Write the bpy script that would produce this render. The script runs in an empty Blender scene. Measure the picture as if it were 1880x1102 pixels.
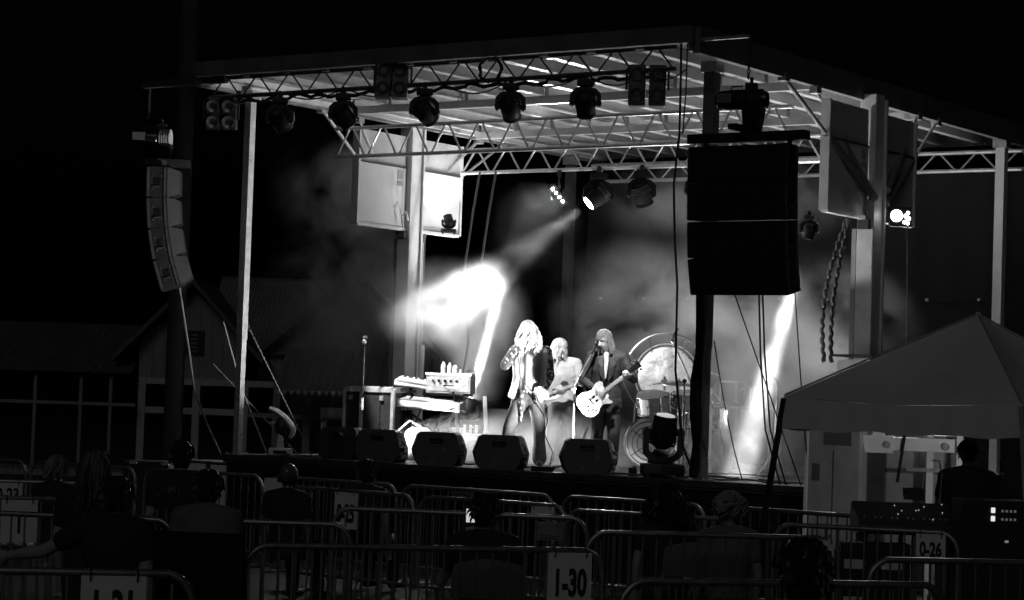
import bpy, bmesh, math, random
from mathutils import Vector, Matrix, Euler, noise as mnoise
R = math.radians
random.seed(7)
scn = bpy.context.scene
col = scn.collection

# ------------------------------------------------------------------ camera, sky, light, exposure
cam_data = bpy.data.cameras.new('camera')
cam_data.sensor_width = 36.0
cam_data.lens = 36.0 * 4174 / 1880
cam_data.clip_end = 2000
cam = bpy.data.objects.new('camera', cam_data)
col.objects.link(cam)
_y, _p, _r = R(34.66), R(2.402), R(1.932)
_F = Vector((-math.sin(_y) * math.cos(_p), math.cos(_y) * math.cos(_p), math.sin(_p)))
_R = Vector((math.cos(_y), math.sin(_y), 0))
_U = _R.cross(_F)
_R2 = math.cos(_r) * _R + math.sin(_r) * _U
_U2 = -math.sin(_r) * _R + math.cos(_r) * _U
_m = Matrix((_R2, _U2, -_F)).transposed().to_4x4()
_m.translation = Vector((15.935, -21.882, 2.072))
cam.matrix_world = _m
scn.camera = cam

world = bpy.data.worlds.new('World')
scn.world = world
world.use_nodes = True
wn = world.node_tree
wn.nodes.clear()
sky = wn.nodes.new('ShaderNodeTexSky')
sky.sky_type = 'NISHITA'
sky.sun_disc = False
sky.sun_elevation = R(-2.0)
sky.sun_rotation = R(150)
bw = wn.nodes.new('ShaderNodeRGBToBW')
bg = wn.nodes.new('ShaderNodeBackground')
bg.inputs['Strength'].default_value = 0.0035
wo = wn.nodes.new('ShaderNodeOutputWorld')
wn.links.new(sky.outputs[0], bw.inputs[0])
wn.links.new(bw.outputs[0], bg.inputs['Color'])
wn.links.new(bg.outputs[0], wo.inputs['Surface'])

sun_data = bpy.data.lights.new('front_fill', 'SUN')  # weak soft fill sun added from behind the camera
sun_data.energy = 0.10
sun_data.angle = R(25)
sun = bpy.data.objects.new('front_fill', sun_data)
col.objects.link(sun)
sun.rotation_euler = Vector((-0.30, 0.80, -0.52)).to_track_quat('-Z', 'Y').to_euler()

vs = scn.view_settings
vs.view_transform = 'Standard'
vs.look = 'None'
vs.exposure = 0
vs.gamma = 1
vs.use_curve_mapping = False
scn.render.engine = 'CYCLES'
cy = scn.cycles
cy.use_denoising = True
try:
    cy.denoiser = 'OPENIMAGEDENOISE'
except Exception:
    pass
cy.max_bounces = 6
cy.diffuse_bounces = 3
cy.glossy_bounces = 3
cy.transmission_bounces = 4
cy.transparent_max_bounces = 8
cy.volume_bounces = 1
cy.volume_step_rate = 1.0
cy.volume_max_steps = 128
cy.sample_clamp_indirect = 4
cy.use_adaptive_sampling = True
cy.adaptive_threshold = 0.03

# ------------------------------------------------------------------ materials (a black-and-white place: neutral greys)
MATS = {}
def M(name, v, rough=0.6, metal=0.0, var=0.2, scale=9.0, bump=0.0, spec=0.5, coat=0.0, bscale=None):
    if name in MATS:
        return MATS[name]
    m = bpy.data.materials.new(name)
    m.use_nodes = True
    nt = m.node_tree
    b = nt.nodes['Principled BSDF']
    b.inputs['Roughness'].default_value = rough
    b.inputs['Metallic'].default_value = metal
    b.inputs['Specular IOR Level'].default_value = spec
    b.inputs['Coat Weight'].default_value = coat
    tc = nt.nodes.new('ShaderNodeTexCoord')
    nz = nt.nodes.new('ShaderNodeTexNoise')
    nz.inputs['Scale'].default_value = scale
    nz.inputs['Detail'].default_value = 5
    nz.inputs['Roughness'].default_value = 0.65
    nt.links.new(tc.outputs['Object'], nz.inputs['Vector'])
    rp = nt.nodes.new('ShaderNodeMapRange')
    rp.inputs['From Min'].default_value = 0.3
    rp.inputs['From Max'].default_value = 0.7
    rp.inputs['To Min'].default_value = v * (1 - var)
    rp.inputs['To Max'].default_value = v * (1 + var * 0.6)
    nt.links.new(nz.outputs[0], rp.inputs[0])
    nt.links.new(rp.outputs[0], b.inputs['Base Color'])
    r2 = nt.nodes.new('ShaderNodeMapRange')
    r2.inputs['From Min'].default_value = 0.3
    r2.inputs['From Max'].default_value = 0.7
    r2.inputs['To Min'].default_value = max(0.03, rough - 0.12)
    r2.inputs['To Max'].default_value = min(1, rough + 0.12)
    nt.links.new(nz.outputs[0], r2.inputs[0])
    nt.links.new(r2.outputs[0], b.inputs['Roughness'])
    if bump:
        n2 = nt.nodes.new('ShaderNodeTexNoise')
        n2.inputs['Scale'].default_value = bscale or scale * 4
        n2.inputs['Detail'].default_value = 4
        nt.links.new(tc.outputs['Object'], n2.inputs['Vector'])
        bp = nt.nodes.new('ShaderNodeBump')
        bp.inputs['Strength'].default_value = bump
        bp.inputs['Distance'].default_value = 0.02
        nt.links.new(n2.outputs[0], bp.inputs['Height'])
        nt.links.new(bp.outputs[0], b.inputs['Normal'])
    MATS[name] = m
    return m

def emit(name, s, v=1.0):
    if name in MATS:
        return MATS[name]
    m = bpy.data.materials.new(name)
    m.use_nodes = True
    b = m.node_tree.nodes['Principled BSDF']
    b.inputs['Base Color'].default_value = (0.8, 0.8, 0.8, 1)
    b.inputs['Emission Color'].default_value = (v, v, v, 1)
    b.inputs['Emission Strength'].default_value = s
    MATS[name] = m
    return m

def spots_mat(name, a, bcol, scale, thr=0.33, rough=0.7):
    if name in MATS:
        return MATS[name]
    m = M(name, a, rough)
    nt = m.node_tree
    b = nt.nodes['Principled BSDF']
    tc = nt.nodes.new('ShaderNodeTexCoord')
    vo = nt.nodes.new('ShaderNodeTexVoronoi')
    vo.inputs['Scale'].default_value = scale
    nt.links.new(tc.outputs['Object'], vo.inputs['Vector'])
    cr = nt.nodes.new('ShaderNodeValToRGB')
    cr.color_ramp.elements[0].position = thr
    cr.color_ramp.elements[0].color = (bcol, bcol, bcol, 1)
    cr.color_ramp.elements[1].position = thr + 0.04
    cr.color_ramp.elements[1].color = (a, a, a, 1)
    nt.links.new(vo.outputs['Distance'], cr.inputs[0])
    nt.links.new(cr.outputs[0], b.inputs['Base Color'])
    return m

galv = M('galvanised_steel', 0.55, 0.42, 0.7, 0.25, 14)
alu = M('aluminium', 0.62, 0.38, 0.6, 0.2, 12)
alu_dull = M('dull_aluminium', 0.45, 0.5, 0.4, 0.25, 8)
white_paint = M('white_paint', 0.72, 0.5, 0, 0.14, 3, 0.05)
grey_paint = M('grey_paint', 0.32, 0.5, 0, 0.2, 4, 0.05)
dark_paint = M('dark_paint', 0.05, 0.5, 0, 0.3, 5)
black_metal = M('black_metal', 0.012, 0.45, 0, 0.3, 10)
black_gloss = M('black_gloss', 0.012, 0.25, 0, 0.3, 10)
black_plastic = M('black_plastic', 0.016, 0.5, 0, 0.3, 20, 0.15, 0.5, 0, 180)
black_cloth = M('black_cloth', 0.012, 0.95, 0, 0.35, 5, 0.3, 0.1)
black_rubber = M('black_rubber', 0.012, 0.6, 0, 0.3, 20)
chrome = M('chrome', 0.75, 0.14, 1.0, 0.1, 20)

# ------------------------------------------------------------------ mesh helpers
class MB:
    def __init__(s):
        s.bm = bmesh.new()
    def box(s, c, size, rot=None, bevel=0.0):
        r = bmesh.ops.create_cube(s.bm, size=1)
        vs_ = r['verts']
        bmesh.ops.scale(s.bm, vec=Vector(size), verts=vs_)
        if bevel:
            es = list({e for v in vs_ for e in v.link_edges})
            q = bmesh.ops.bevel(s.bm, geom=es, offset=bevel, segments=2, affect='EDGES', profile=0.6)
            vs_ = list({v for f in q['faces'] for v in f.verts} | {v for v in vs_ if v.is_valid})
        if rot is not None:
            m = rot if isinstance(rot, Matrix) else Euler(rot).to_matrix()
            bmesh.ops.rotate(s.bm, cent=(0, 0, 0), matrix=m.to_3x3(), verts=vs_)
        bmesh.ops.translate(s.bm, vec=Vector(c), verts=vs_)
        return s
    def bb(s, x0, x1, y0, y1, z0, z1, bevel=0.0):
        return s.box(((x0 + x1) / 2, (y0 + y1) / 2, (z0 + z1) / 2), (x1 - x0, y1 - y0, z1 - z0), None, bevel)
    def bar(s, p, q, w, h=None, up=(0, 0, 1)):
        p, q = Vector(p), Vector(q)
        d = q - p
        x = d.normalized()
        u = Vector(up)
        if abs(x.dot(u)) > 0.98:
            u = Vector((0, 1, 0))
        y = u.cross(x).normalized()
        z = x.cross(y)
        return s.box((p + q) / 2, (d.length, w, h or w), Matrix((x, y, z)).transposed())
    def tube(s, pts, r, n=8, cap=True, closed=False):
        pts = [Vector(p) for p in pts]
        k = len(pts)
        rr = r if isinstance(r, (list, tuple)) else [r] * k
        rings = []
        ref = None
        for i in range(k):
            if closed:
                t = (pts[(i + 1) % k] - pts[i - 1])
            else:
                t = pts[min(i + 1, k - 1)] - pts[max(i - 1, 0)]
            t = t.normalized() if t.length > 1e-9 else Vector((0, 0, 1))
            if ref is None:
                ref = Vector((0, 0, 1)) if abs(t.z) < 0.9 else Vector((1, 0, 0))
            a = (ref - t * ref.dot(t))
            if a.length < 1e-4:
                a = t.orthogonal()
            a.normalize()
            ref = a
            b = t.cross(a)
            rad = rr[i] if isinstance(rr[i], (tuple, list)) else (rr[i], rr[i])
            rings.append([s.bm.verts.new(pts[i] + a * math.cos(2 * math.pi * j / n) * rad[0] + b * math.sin(2 * math.pi * j / n) * rad[1]) for j in range(n)])
        m = k if closed else k - 1
        for i in range(m):
            A, B = rings[i], rings[(i + 1) % k]
            for j in range(n):
                s.bm.faces.new((A[j], A[(j + 1) % n], B[(j + 1) % n], B[j]))
        if cap and not closed:
            s.bm.faces.new(rings[0][::-1])
            s.bm.faces.new(rings[-1])
        return s
    def lathe(s, prof, n=20, c=(0, 0, 0), mtx=None):
        c = Vector(c)
        mtx = (mtx or Matrix.Identity(3)).to_3x3()
        rings = []
        for (r, z) in prof:
            if r < 1e-5:
                rings.append([s.bm.verts.new(c + mtx @ Vector((0, 0, z)))])
            else:
                rings.append([s.bm.verts.new(c + mtx @ Vector((r * math.cos(2 * math.pi * j / n), r * math.sin(2 * math.pi * j / n), z))) for j in range(n)])
        for i in range(len(prof) - 1):
            A, B = rings[i], rings[i + 1]
            for j in range(n):
                if len(A) == 1 and len(B) == 1:
                    continue
                if len(A) == 1:
                    s.bm.faces.new((A[0], B[(j + 1) % n], B[j]))
                elif len(B) == 1:
                    s.bm.faces.new((A[j], A[(j + 1) % n], B[0]))
                else:
                    s.bm.faces.new((A[j], A[(j + 1) % n], B[(j + 1) % n], B[j]))
        return s
    def prism(s, pts, d):
        """polygon pts (3d) extruded by vector d"""
        d = Vector(d)
        a = [s.bm.verts.new(Vector(p)) for p in pts]
        b = [s.bm.verts.new(Vector(p) + d) for p in pts]
        s.bm.faces.new(a[::-1])
        s.bm.faces.new(b)
        n = len(a)
        for i in range(n):
            s.bm.faces.new((a[i], a[(i + 1) % n], b[(i + 1) % n], b[i]))
        return s
    def hull(s, pts):
        vs_ = [s.bm.verts.new(Vector(p)) for p in pts]
        bmesh.ops.convex_hull(s.bm, input=vs_)
        return s
    def ball(s, c, r, u=14, v=9):
        r = r if isinstance(r, (tuple, list)) else (r, r, r)
        prof = [(math.sin(math.pi * i / v), -math.cos(math.pi * i / v)) for i in range(v + 1)]
        prof[0], prof[-1] = (0, -1), (0, 1)
        return s.lathe(prof, u, c, Matrix.Diagonal(Vector(r)))
    def mesh(s, name, mat, smooth=None):
        bmesh.ops.recalc_face_normals(s.bm, faces=s.bm.faces[:])
        me = bpy.data.meshes.new(name)
        s.bm.to_mesh(me)
        s.bm.free()
        if mat:
            me.materials.append(mat)
        if smooth is not None:
            for p in me.polygons:
                p.use_smooth = True
            me.set_sharp_from_angle(angle=R(smooth))
        return me

def place(name, me, parent=None, loc=(0, 0, 0), rot=None, mtx=None):
    o = bpy.data.objects.new(name, me)
    col.objects.link(o)
    if mtx is not None:
        o.matrix_local = mtx
    else:
        o.location = loc
        if rot is not None:
            o.rotation_euler = rot
    if parent is not None:
        o.parent = parent
    return o
def part(name, mb, mat, parent, smooth=None, loc=(0, 0, 0), rot=None):
    return place(name, mb.mesh(name, mat, smooth), parent, loc, rot)
def tag(o, label, cat, group=None, kind=None):
    if label:
        o['label'] = label
    if cat:
        o['category'] = cat
    if group:
        o['group'] = group
    if kind:
        o['kind'] = kind
    return o
def thing(name, label, cat, loc=(0, 0, 0), rz=0.0, group=None):
    o = bpy.data.objects.new(name, None)
    o.empty_display_size = 0.2
    col.objects.link(o)
    o.location = loc
    o.rotation_euler = (0, 0, rz)
    return tag(o, label, cat, group)
def single(name, mb, mat, label, cat, group=None, smooth=None, loc=(0, 0, 0), rot=None):
    return tag(place(name, mb.mesh(name, mat, smooth), None, loc, rot), label, cat, group)
def dup(root, loc, rot=None, label=None):
    r = root.copy()
    col.objects.link(r)
    r.location = loc
    if rot is not None:
        r.rotation_euler = rot
    if label:
        r['label'] = label
    for ch in root.children:
        c = ch.copy()
        col.objects.link(c)
        c.parent = r
        for g in ch.children:
            d = g.copy()
            col.objects.link(d)
            d.parent = c
    return r
def spot(name, loc, target, energy, size, blend=0.3, radius=0.06):
    l = bpy.data.lights.new(name, 'SPOT')
    l.energy = energy
    l.spot_size = R(size)
    l.spot_blend = blend
    l.shadow_soft_size = radius
    o = bpy.data.objects.new(name, l)
    col.objects.link(o)
    o.location = loc
    o.rotation_euler = (Vector(target) - Vector(loc)).to_track_quat('-Z', 'Y').to_euler()
    return o
def aim(d):
    return Vector(d).to_track_quat('-Z', 'Y').to_matrix()
def catenary(a, b, sag, n=9):
    a, b = Vector(a), Vector(b)
    return [a.lerp(b, i / (n - 1)) - Vector((0, 0, sag * 4 * (i / (n - 1)) * (1 - i / (n - 1)))) for i in range(n)]
TEXT = {}
def make_text(txt, size, off=0.0, ext=.002):
    cu = bpy.data.curves.new('t', 'FONT')
    cu.body = txt
    cu.size = size
    cu.offset = off
    cu.extrude = ext
    cu.align_x = 'CENTER'
    cu.align_y = 'CENTER'
    ob = bpy.data.objects.new('t', cu)
    col.objects.link(ob)
    TEXT[(txt, size)] = bpy.data.meshes.new_from_object(ob)
    bpy.data.objects.remove(ob)
    bpy.data.curves.remove(cu)
for _t, _s, _o in [('1-30', .24, .009), ('0-26', .16, .007), ('1-31', .24, .009), ('0-25', .24, .009), ('0-23', .17, .006), ('1', .2, .006), ('NATIONAL', .07, .001)] + [(c, .062, .001) for c in 'UNLIMTED']:
    make_text(_t, _s, _o)
DZ = 1.2   # deck height

# ------------------------------------------------------------------ setting: ground
def ground_mat():
    m = M('asphalt_lot', 0.05, 0.85, 0, 0.4, 0.7, 0.5, 0.3, 0, 60)
    return m
g = MB()
g.bb(-400, 400, -120, 700, -0.3, 0)
gr = part('ground', g, ground_mat(), None)
gr['kind'] = 'structure'

# ------------------------------------------------------------------ mobile stage
stage = thing('mobile_stage', 'raised mobile concert stage with black skirt, white columns and ribbed aluminium roof', 'stage')
deck_mat = M('stage_deck', 0.06, 0.38, 0, 0.5, 2.5, 0.2, 0.5, 0, 40)
deck = part('deck', MB().bb(-3.58, 3.62, 0.0, 8.0, DZ - 0.1, DZ).bb(3.622, 4.72, 0.0, 2.6, DZ - 0.1, DZ - 0.003), deck_mat, stage)
part('edge_trim', MB().bb(-3.6, 4.74, -0.03, -0.002, DZ - 0.07, DZ + 0.004, 0.006), M('worn_trim', 0.1, 0.35, 0.6, 0.5, 12), deck)
# pleated black skirt
def skirt(x0, x1, y, z0, z1):
    mb = MB()
    n = int((x1 - x0) / 0.06)
    top, bot = [], []
    for i in range(n + 1):
        x = x0 + (x1 - x0) * i / n
        d = 0.02 * math.sin(i * 1.3) + 0.012 * math.sin(i * 0.37)
        top.append(mb.bm.verts.new((x, y + d * 0.4, z1)))
        bot.append(mb.bm.verts.new((x, y + d, z0)))
    for i in range(n):
        mb.bm.faces.new((bot[i], bot[i + 1], top[i + 1], top[i]))
    return mb
part('skirt', skirt(-3.56, 4.7, 0.03, 0.02, DZ - 0.1), black_cloth, stage, 60)
part('skirt', MB().bb(-3.57, -3.54, 0.08, 8, 0.02, DZ - 0.1), black_cloth, stage)
part('skirt', MB().bb(4.66, 4.69, 0.08, 2.6, 0.02, DZ - 0.1), black_cloth, stage)

# roof
ZR = 6.02
roof_top = M('roof_skin', 0.10, 0.6, 0, 0.2, 2)
under = M('roof_underside', 0.25, 0.55, 0.1, 0.5, 1.3)
rib_m = M('roof_rib', 0.52, 0.42, 0.3, 0.18, 5)
roof = part('roof', MB().bb(-3.56, 3.56, -0.72, 8.8, ZR + 0.09, ZR + 0.12), roof_top, stage)
def panel_mesh(y0, y1, w):
    mb = MB()
    n = 8
    prof = []
    for i in range(n + 1):
        x = -w / 2 + w * i / n
        prof.append((x, 0.018 * (1 if i % 4 in (1, 2) else 0)))
    a = [mb.bm.verts.new((x, y0, z)) for x, z in prof]
    b = [mb.bm.verts.new((x, y1, z)) for x, z in prof]
    a2 = [mb.bm.verts.new((x, y0, z + 0.01)) for x, z in prof]
    b2 = [mb.bm.verts.new((x, y1, z + 0.01)) for x, z in prof]
    for i in range(n):
        mb.bm.faces.new((a[i], b[i], b[i + 1], a[i + 1]))
        mb.bm.faces.new((a2[i], a2[i + 1], b2[i + 1], b2[i]))
    return mb.mesh('roof_panel', under)
NR = 11
W = 7.0 / NR
secs = [(-0.68, 2.15), (2.25, 5.15), (5.25, 8.75)]
for (y0, y1) in secs:
    pm = panel_mesh(y0, y1, W - 0.06)
    rb = MB()
    rb.bb(-0.03, 0.03, y0, y1, -0.11, 0.03).bb(-0.055, 0.055, y0 + 0.002, y1 - 0.002, -0.122, -0.108)
    rm = rb.mesh('rib', rib_m)
    for i in range(NR):
        place('roof_panel', pm, roof, (-3.5 + W * (i + 0.5), 0, ZR + 0.03))
    for i in range(NR + 1):
        place('rib', rm, roof, (-3.5 + W * i, 0, ZR + 0.02))
for y in (2.2, 5.2):
    part('cross_beam', MB().bb(-3.5, 3.5, y - 0.04, y + 0.04, ZR - 0.2, ZR - 0.1), rib_m, roof)
beam_dark = M('roof_edge_paint', 0.13, 0.5, 0, 0.3, 3)
part('edge_beam', MB().bb(-3.6, 3.6, -0.80, -0.725, ZR - 0.08, ZR + 0.10), beam_dark, roof)
part('edge_beam', MB().bb(-3.6, 3.6, 8.805, 8.88, ZR - 0.12, ZR + 0.10), beam_dark, roof)
for sx in (-1, 1):
    for (y0, y1) in ((-0.72, 2.19), (2.2, 5.19), (5.2, 8.8)):
        part('edge_beam', MB().bb(min(sx * 3.565, sx * 3.66), max(sx * 3.565, sx * 3.66), y0, y1, ZR - 0.19, ZR + 0.10), beam_dark, roof)
        part('inner_rail', MB().bb(min(sx * 3.50, sx * 3.562), max(sx * 3.50, sx * 3.562), y0 + .02, y1 - .02, ZR - 0.16, ZR - 0.10), rib_m, roof)

# trusses across the stage
def truss(x0, x1, y, zl, zh, pitch, rc, rb_, dy=0.0, m=alu):
    t = MB()
    for z in (zl, zh):
        for yy in ((y - dy, y + dy) if dy else (y,)):
            t.tube([(x0, yy, z), (x1, yy, z)], rc, 8)
    if dy:
        k = int((x1 - x0) / pitch)
        for i in range(k + 1):
            x = x0 + (x1 - x0) * i / k
            t.tube([(x, y - dy, zl), (x, y + dy, zl)], rb_, 6).tube([(x, y - dy, zh), (x, y + dy, zh)], rb_, 6)
    t = part('truss', t, m, stage, 40)
    n = int((x1 - x0) / (pitch / 2))
    h = zh - zl
    dx = (x1 - x0) / n - 0.05
    me = [MB().tube([(0, 0, 0), (dx, 0, s * h)], rb_, 6).mesh('brace', m, 40) for s in (1, -1)]
    for yy in ((y - dy, y + dy) if dy else (y,)):
        for i in range(n):
            x = x0 + (x1 - x0) * i / n + 0.025
            place('brace', me[i % 2], t, (x, yy, zl if i % 2 == 0 else zh))
    return t
truss_dark = M('dark_truss', 0.10, 0.5, 0.4, 0.3, 9)
truss(-3.5, 3.3, -0.62, 5.69, 5.93, 0.52, 0.028, 0.012, 0, truss_dark)
truss(-3.45, 3.45, 1.85, 5.20, 5.58, 0.52, 0.026, 0.016, 0.0)
truss(-3.45, 3.45, 4.75, 5.27, 5.60, 0.52, 0.026, 0.015, 0.0)
truss(-3.45, 4.6, 8.25, 5.48, 5.74, 0.6, 0.03, 0.014, 0.0)
# beams that carry the loudspeakers at both front corners
part('outrigger_beam', MB().bb(3.2, 4.24, -0.70, -0.66, 5.965, 6.0), galv, stage)
part('outrigger_beam', MB().bb(-4.62, -3.2, -0.70, -0.62, 5.86, 5.95), dark_paint, stage)

# corner posts
def post(x, y, w, z1, m, foot=True):
    o = part('corner_post', MB().bb(x - w / 2, x + w / 2, y - w / 2, y + w / 2, DZ, z1 - 1.9).bb(x - w / 2 - .008, x + w / 2 + .008, y - w / 2 - .008, y + w / 2 + .008, z1 - 3.2, z1), m, stage)
    part('base_plate', MB().bb(x - .12, x + .12, y - .12, y + .12, DZ + .001, DZ + .018), galv, o)
    b = MB()
    for sx in (-1, 1):
        for sy in (-1, 1):
            b.tube([(x + sx * .09, y + sy * .09, DZ + .018), (x + sx * .09, y + sy * .09, DZ + .035)], .013, 6)
    part('bolts', b, galv, o)
    part('pin', MB().tube([(x - w / 2 - .03, y, DZ + .25), (x + w / 2 + .03, y, DZ + .25)], .012, 6), galv, o)
    part('bracket', MB().bb(x - .1, x + .1, y - .09, y + .09, z1 - .12, z1 + .0), galv, o)
    return o
post(-3.43, 0.08, 0.085, 5.86, alu)
post(3.36, 0.08, 0.12, 5.86, M('grey_post', .2, .5, .2, .3, 8))
post(-3.58, 7.85, 0.11, 5.84, dark_paint)
post(3.55, 7.9, 0.115, 5.86, white_paint)

# big side columns with end panels and hydraulic struts
col_m = M('column_paint', 0.66, 0.42, 0, 0.16, 5)
panel_m = M('end_panel_paint', 0.62, 0.5, 0, 0.1, 1.5)
for sx in (-1, 1):
    X = sx * 3.72
    dy = 0.25 if sx < 0 else -0.22
    Y = lambda v, dy=dy: v + dy
    c = part('side_column', MB().bb(X - 0.11, X + 0.11, Y(3.52), Y(3.76), DZ - 1.2, 5.9, 0.012), col_m, stage)
    part('column_flange', MB().bb(X - 0.14, X + 0.14, Y(3.765), Y(3.80), DZ - 1.2, 5.85), col_m, c)
    part('cable_tray', MB().bb(X - 0.19, X - 0.135, Y(3.55), Y(3.70), DZ, 4.25), grey_paint, c)
    cyl = part('hydraulic_cylinder', MB().tube([(X, Y(4.02), DZ - 0.3), (X, Y(4.02), 2.75)], 0.065, 12), white_paint, stage, 40)
    part('piston_rod', MB().tube([(X, Y(4.02), 2.75), (X, Y(4.02), 4.5)], 0.03, 10), chrome, cyl, 40)
    for (y0, y1) in ((2.42, 3.5), (3.82, 4.80)):
        pn = part('end_panel', MB().bb(X - 0.03, X + 0.03, Y(y0), Y(y1), 4.40, 5.24), panel_m, stage)
        part('upper_sheet', MB().bb(X - 0.02, X + 0.02, Y(y0), Y(y1), 5.262, 5.70), M('upper_sheet_paint', .5, .5, 0, .2, 2), pn)
        part('panel_lip', MB().bb(X - 0.05, X + 0.05, Y(y0), Y(y1), 4.358, 4.398), col_m, pn)
        part('panel_lip', MB().bb(X - 0.045, X + 0.045, Y(y0) + .001, Y(y1) - .001, 5.242, 5.26), dark_paint, pn)
        part('panel_lip', MB().bb(X - 0.06, X + 0.06, Y(y0) - .037 if y0 < 3 else Y(y1) + .002, Y(y0) - .002 if y0 < 3 else Y(y1) + .037, 4.38, 5.70), col_m, pn)
        if y0 < 3:
            for (z0, z1) in ((5.08, 5.20), (4.98, 5.05)):
                part('label_plate', MB().bb(X + 0.032, X + 0.036, Y(3.30), Y(3.42), z0, z1), grey_paint, pn)
    part('hinge_bracket', MB().bb(X - 0.07, X + 0.07, Y(3.45), Y(3.85), 4.24, 4.35), dark_paint, c)
    part('bracket_loop', MB().tube([(X + .12, Y(3.36), 4.40), (X + .13, Y(3.30), 4.55), (X + .13, Y(3.40), 4.62), (X + .12, Y(3.46), 4.5)], .018, 6), galv, c)
    st = M('strut_steel', 0.30, 0.45, 0.4, 0.3, 8) if sx > 0 else alu
    for (ya, za, yb, zb, r1) in ((3.50, 4.62, 1.5, 5.84, .05), (3.50, 4.62, 2.3, 5.80, .035), (3.83, 4.74, 5.15, 5.83, .05), (3.83, 4.58, 5.75, 5.82, .04)):
        off = sx * 0.13
        a_, b_ = Vector((X + off, Y(ya), za)), Vector((X - sx * 0.1, Y(yb), zb))
        mid = a_.lerp(b_, 0.55)
        s_ = part('strut', MB().tube([a_, mid], r1, 10), st, stage, 40)
        part('strut_rod', MB().tube([mid, b_], r1 * 0.5, 8), alu, s_, 40)
        part('strut_pin', MB().box(b_, (.1, .12, .1)), galv, s_)
# column base housing on the right
hb = part('pump_housing', MB().prism([(3.58, 2.85, DZ), (3.62, 2.85, 2.62), (4.05, 2.85, 2.66), (4.05, 2.85, DZ)], (0, 0.38, 0)), white_paint, stage)
part('lid', MB().bb(3.55, 4.09, 2.80, 3.26, 2.67, 2.70), dark_paint, hb)

# rear cloth
def cloth_wall(x0, x1, y, z0, z1, nx=90, nz=30):
    mb = MB()
    rows = []
    for j in range(nz + 1):
        z = z0 + (z1 - z0) * j / nz
        rows.append([mb.bm.verts.new((x0 + (x1 - x0) * i / nx, y + 0.03 * math.sin(i * .9) * (1 - .6 * j / nz) + 0.06 * mnoise.noise((i * .13, z * .8, 1.0)), z)) for i in range(nx + 1)])
    for j in range(nz):
        for i in range(nx):
            mb.bm.faces.new((rows[j][i], rows[j][i + 1], rows[j + 1][i + 1], rows[j + 1][i]))
    return mb
cloth_m = M('dark_backdrop_cloth', 0.02, 0.9, 0, 0.25, 1.2, 0.2, 0.15)
bk = part('backdrop', cloth_wall(-3.52, 4.6, 8.32, 0.6, 3.63), cloth_m, stage, 60)
bk2 = part('backdrop', cloth_wall(-3.52, 4.6, 8.30, 3.60, 5.45), cloth_m, stage, 60)
gm = MB().tube([(0, -.02, 0), (0, .02, 0)], 0.022, 8).mesh('grommet', galv)
for i in range(10):
    place('grommet', gm, bk2, (-3.2 + i * 0.79, 8.24, 3.64))

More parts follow.
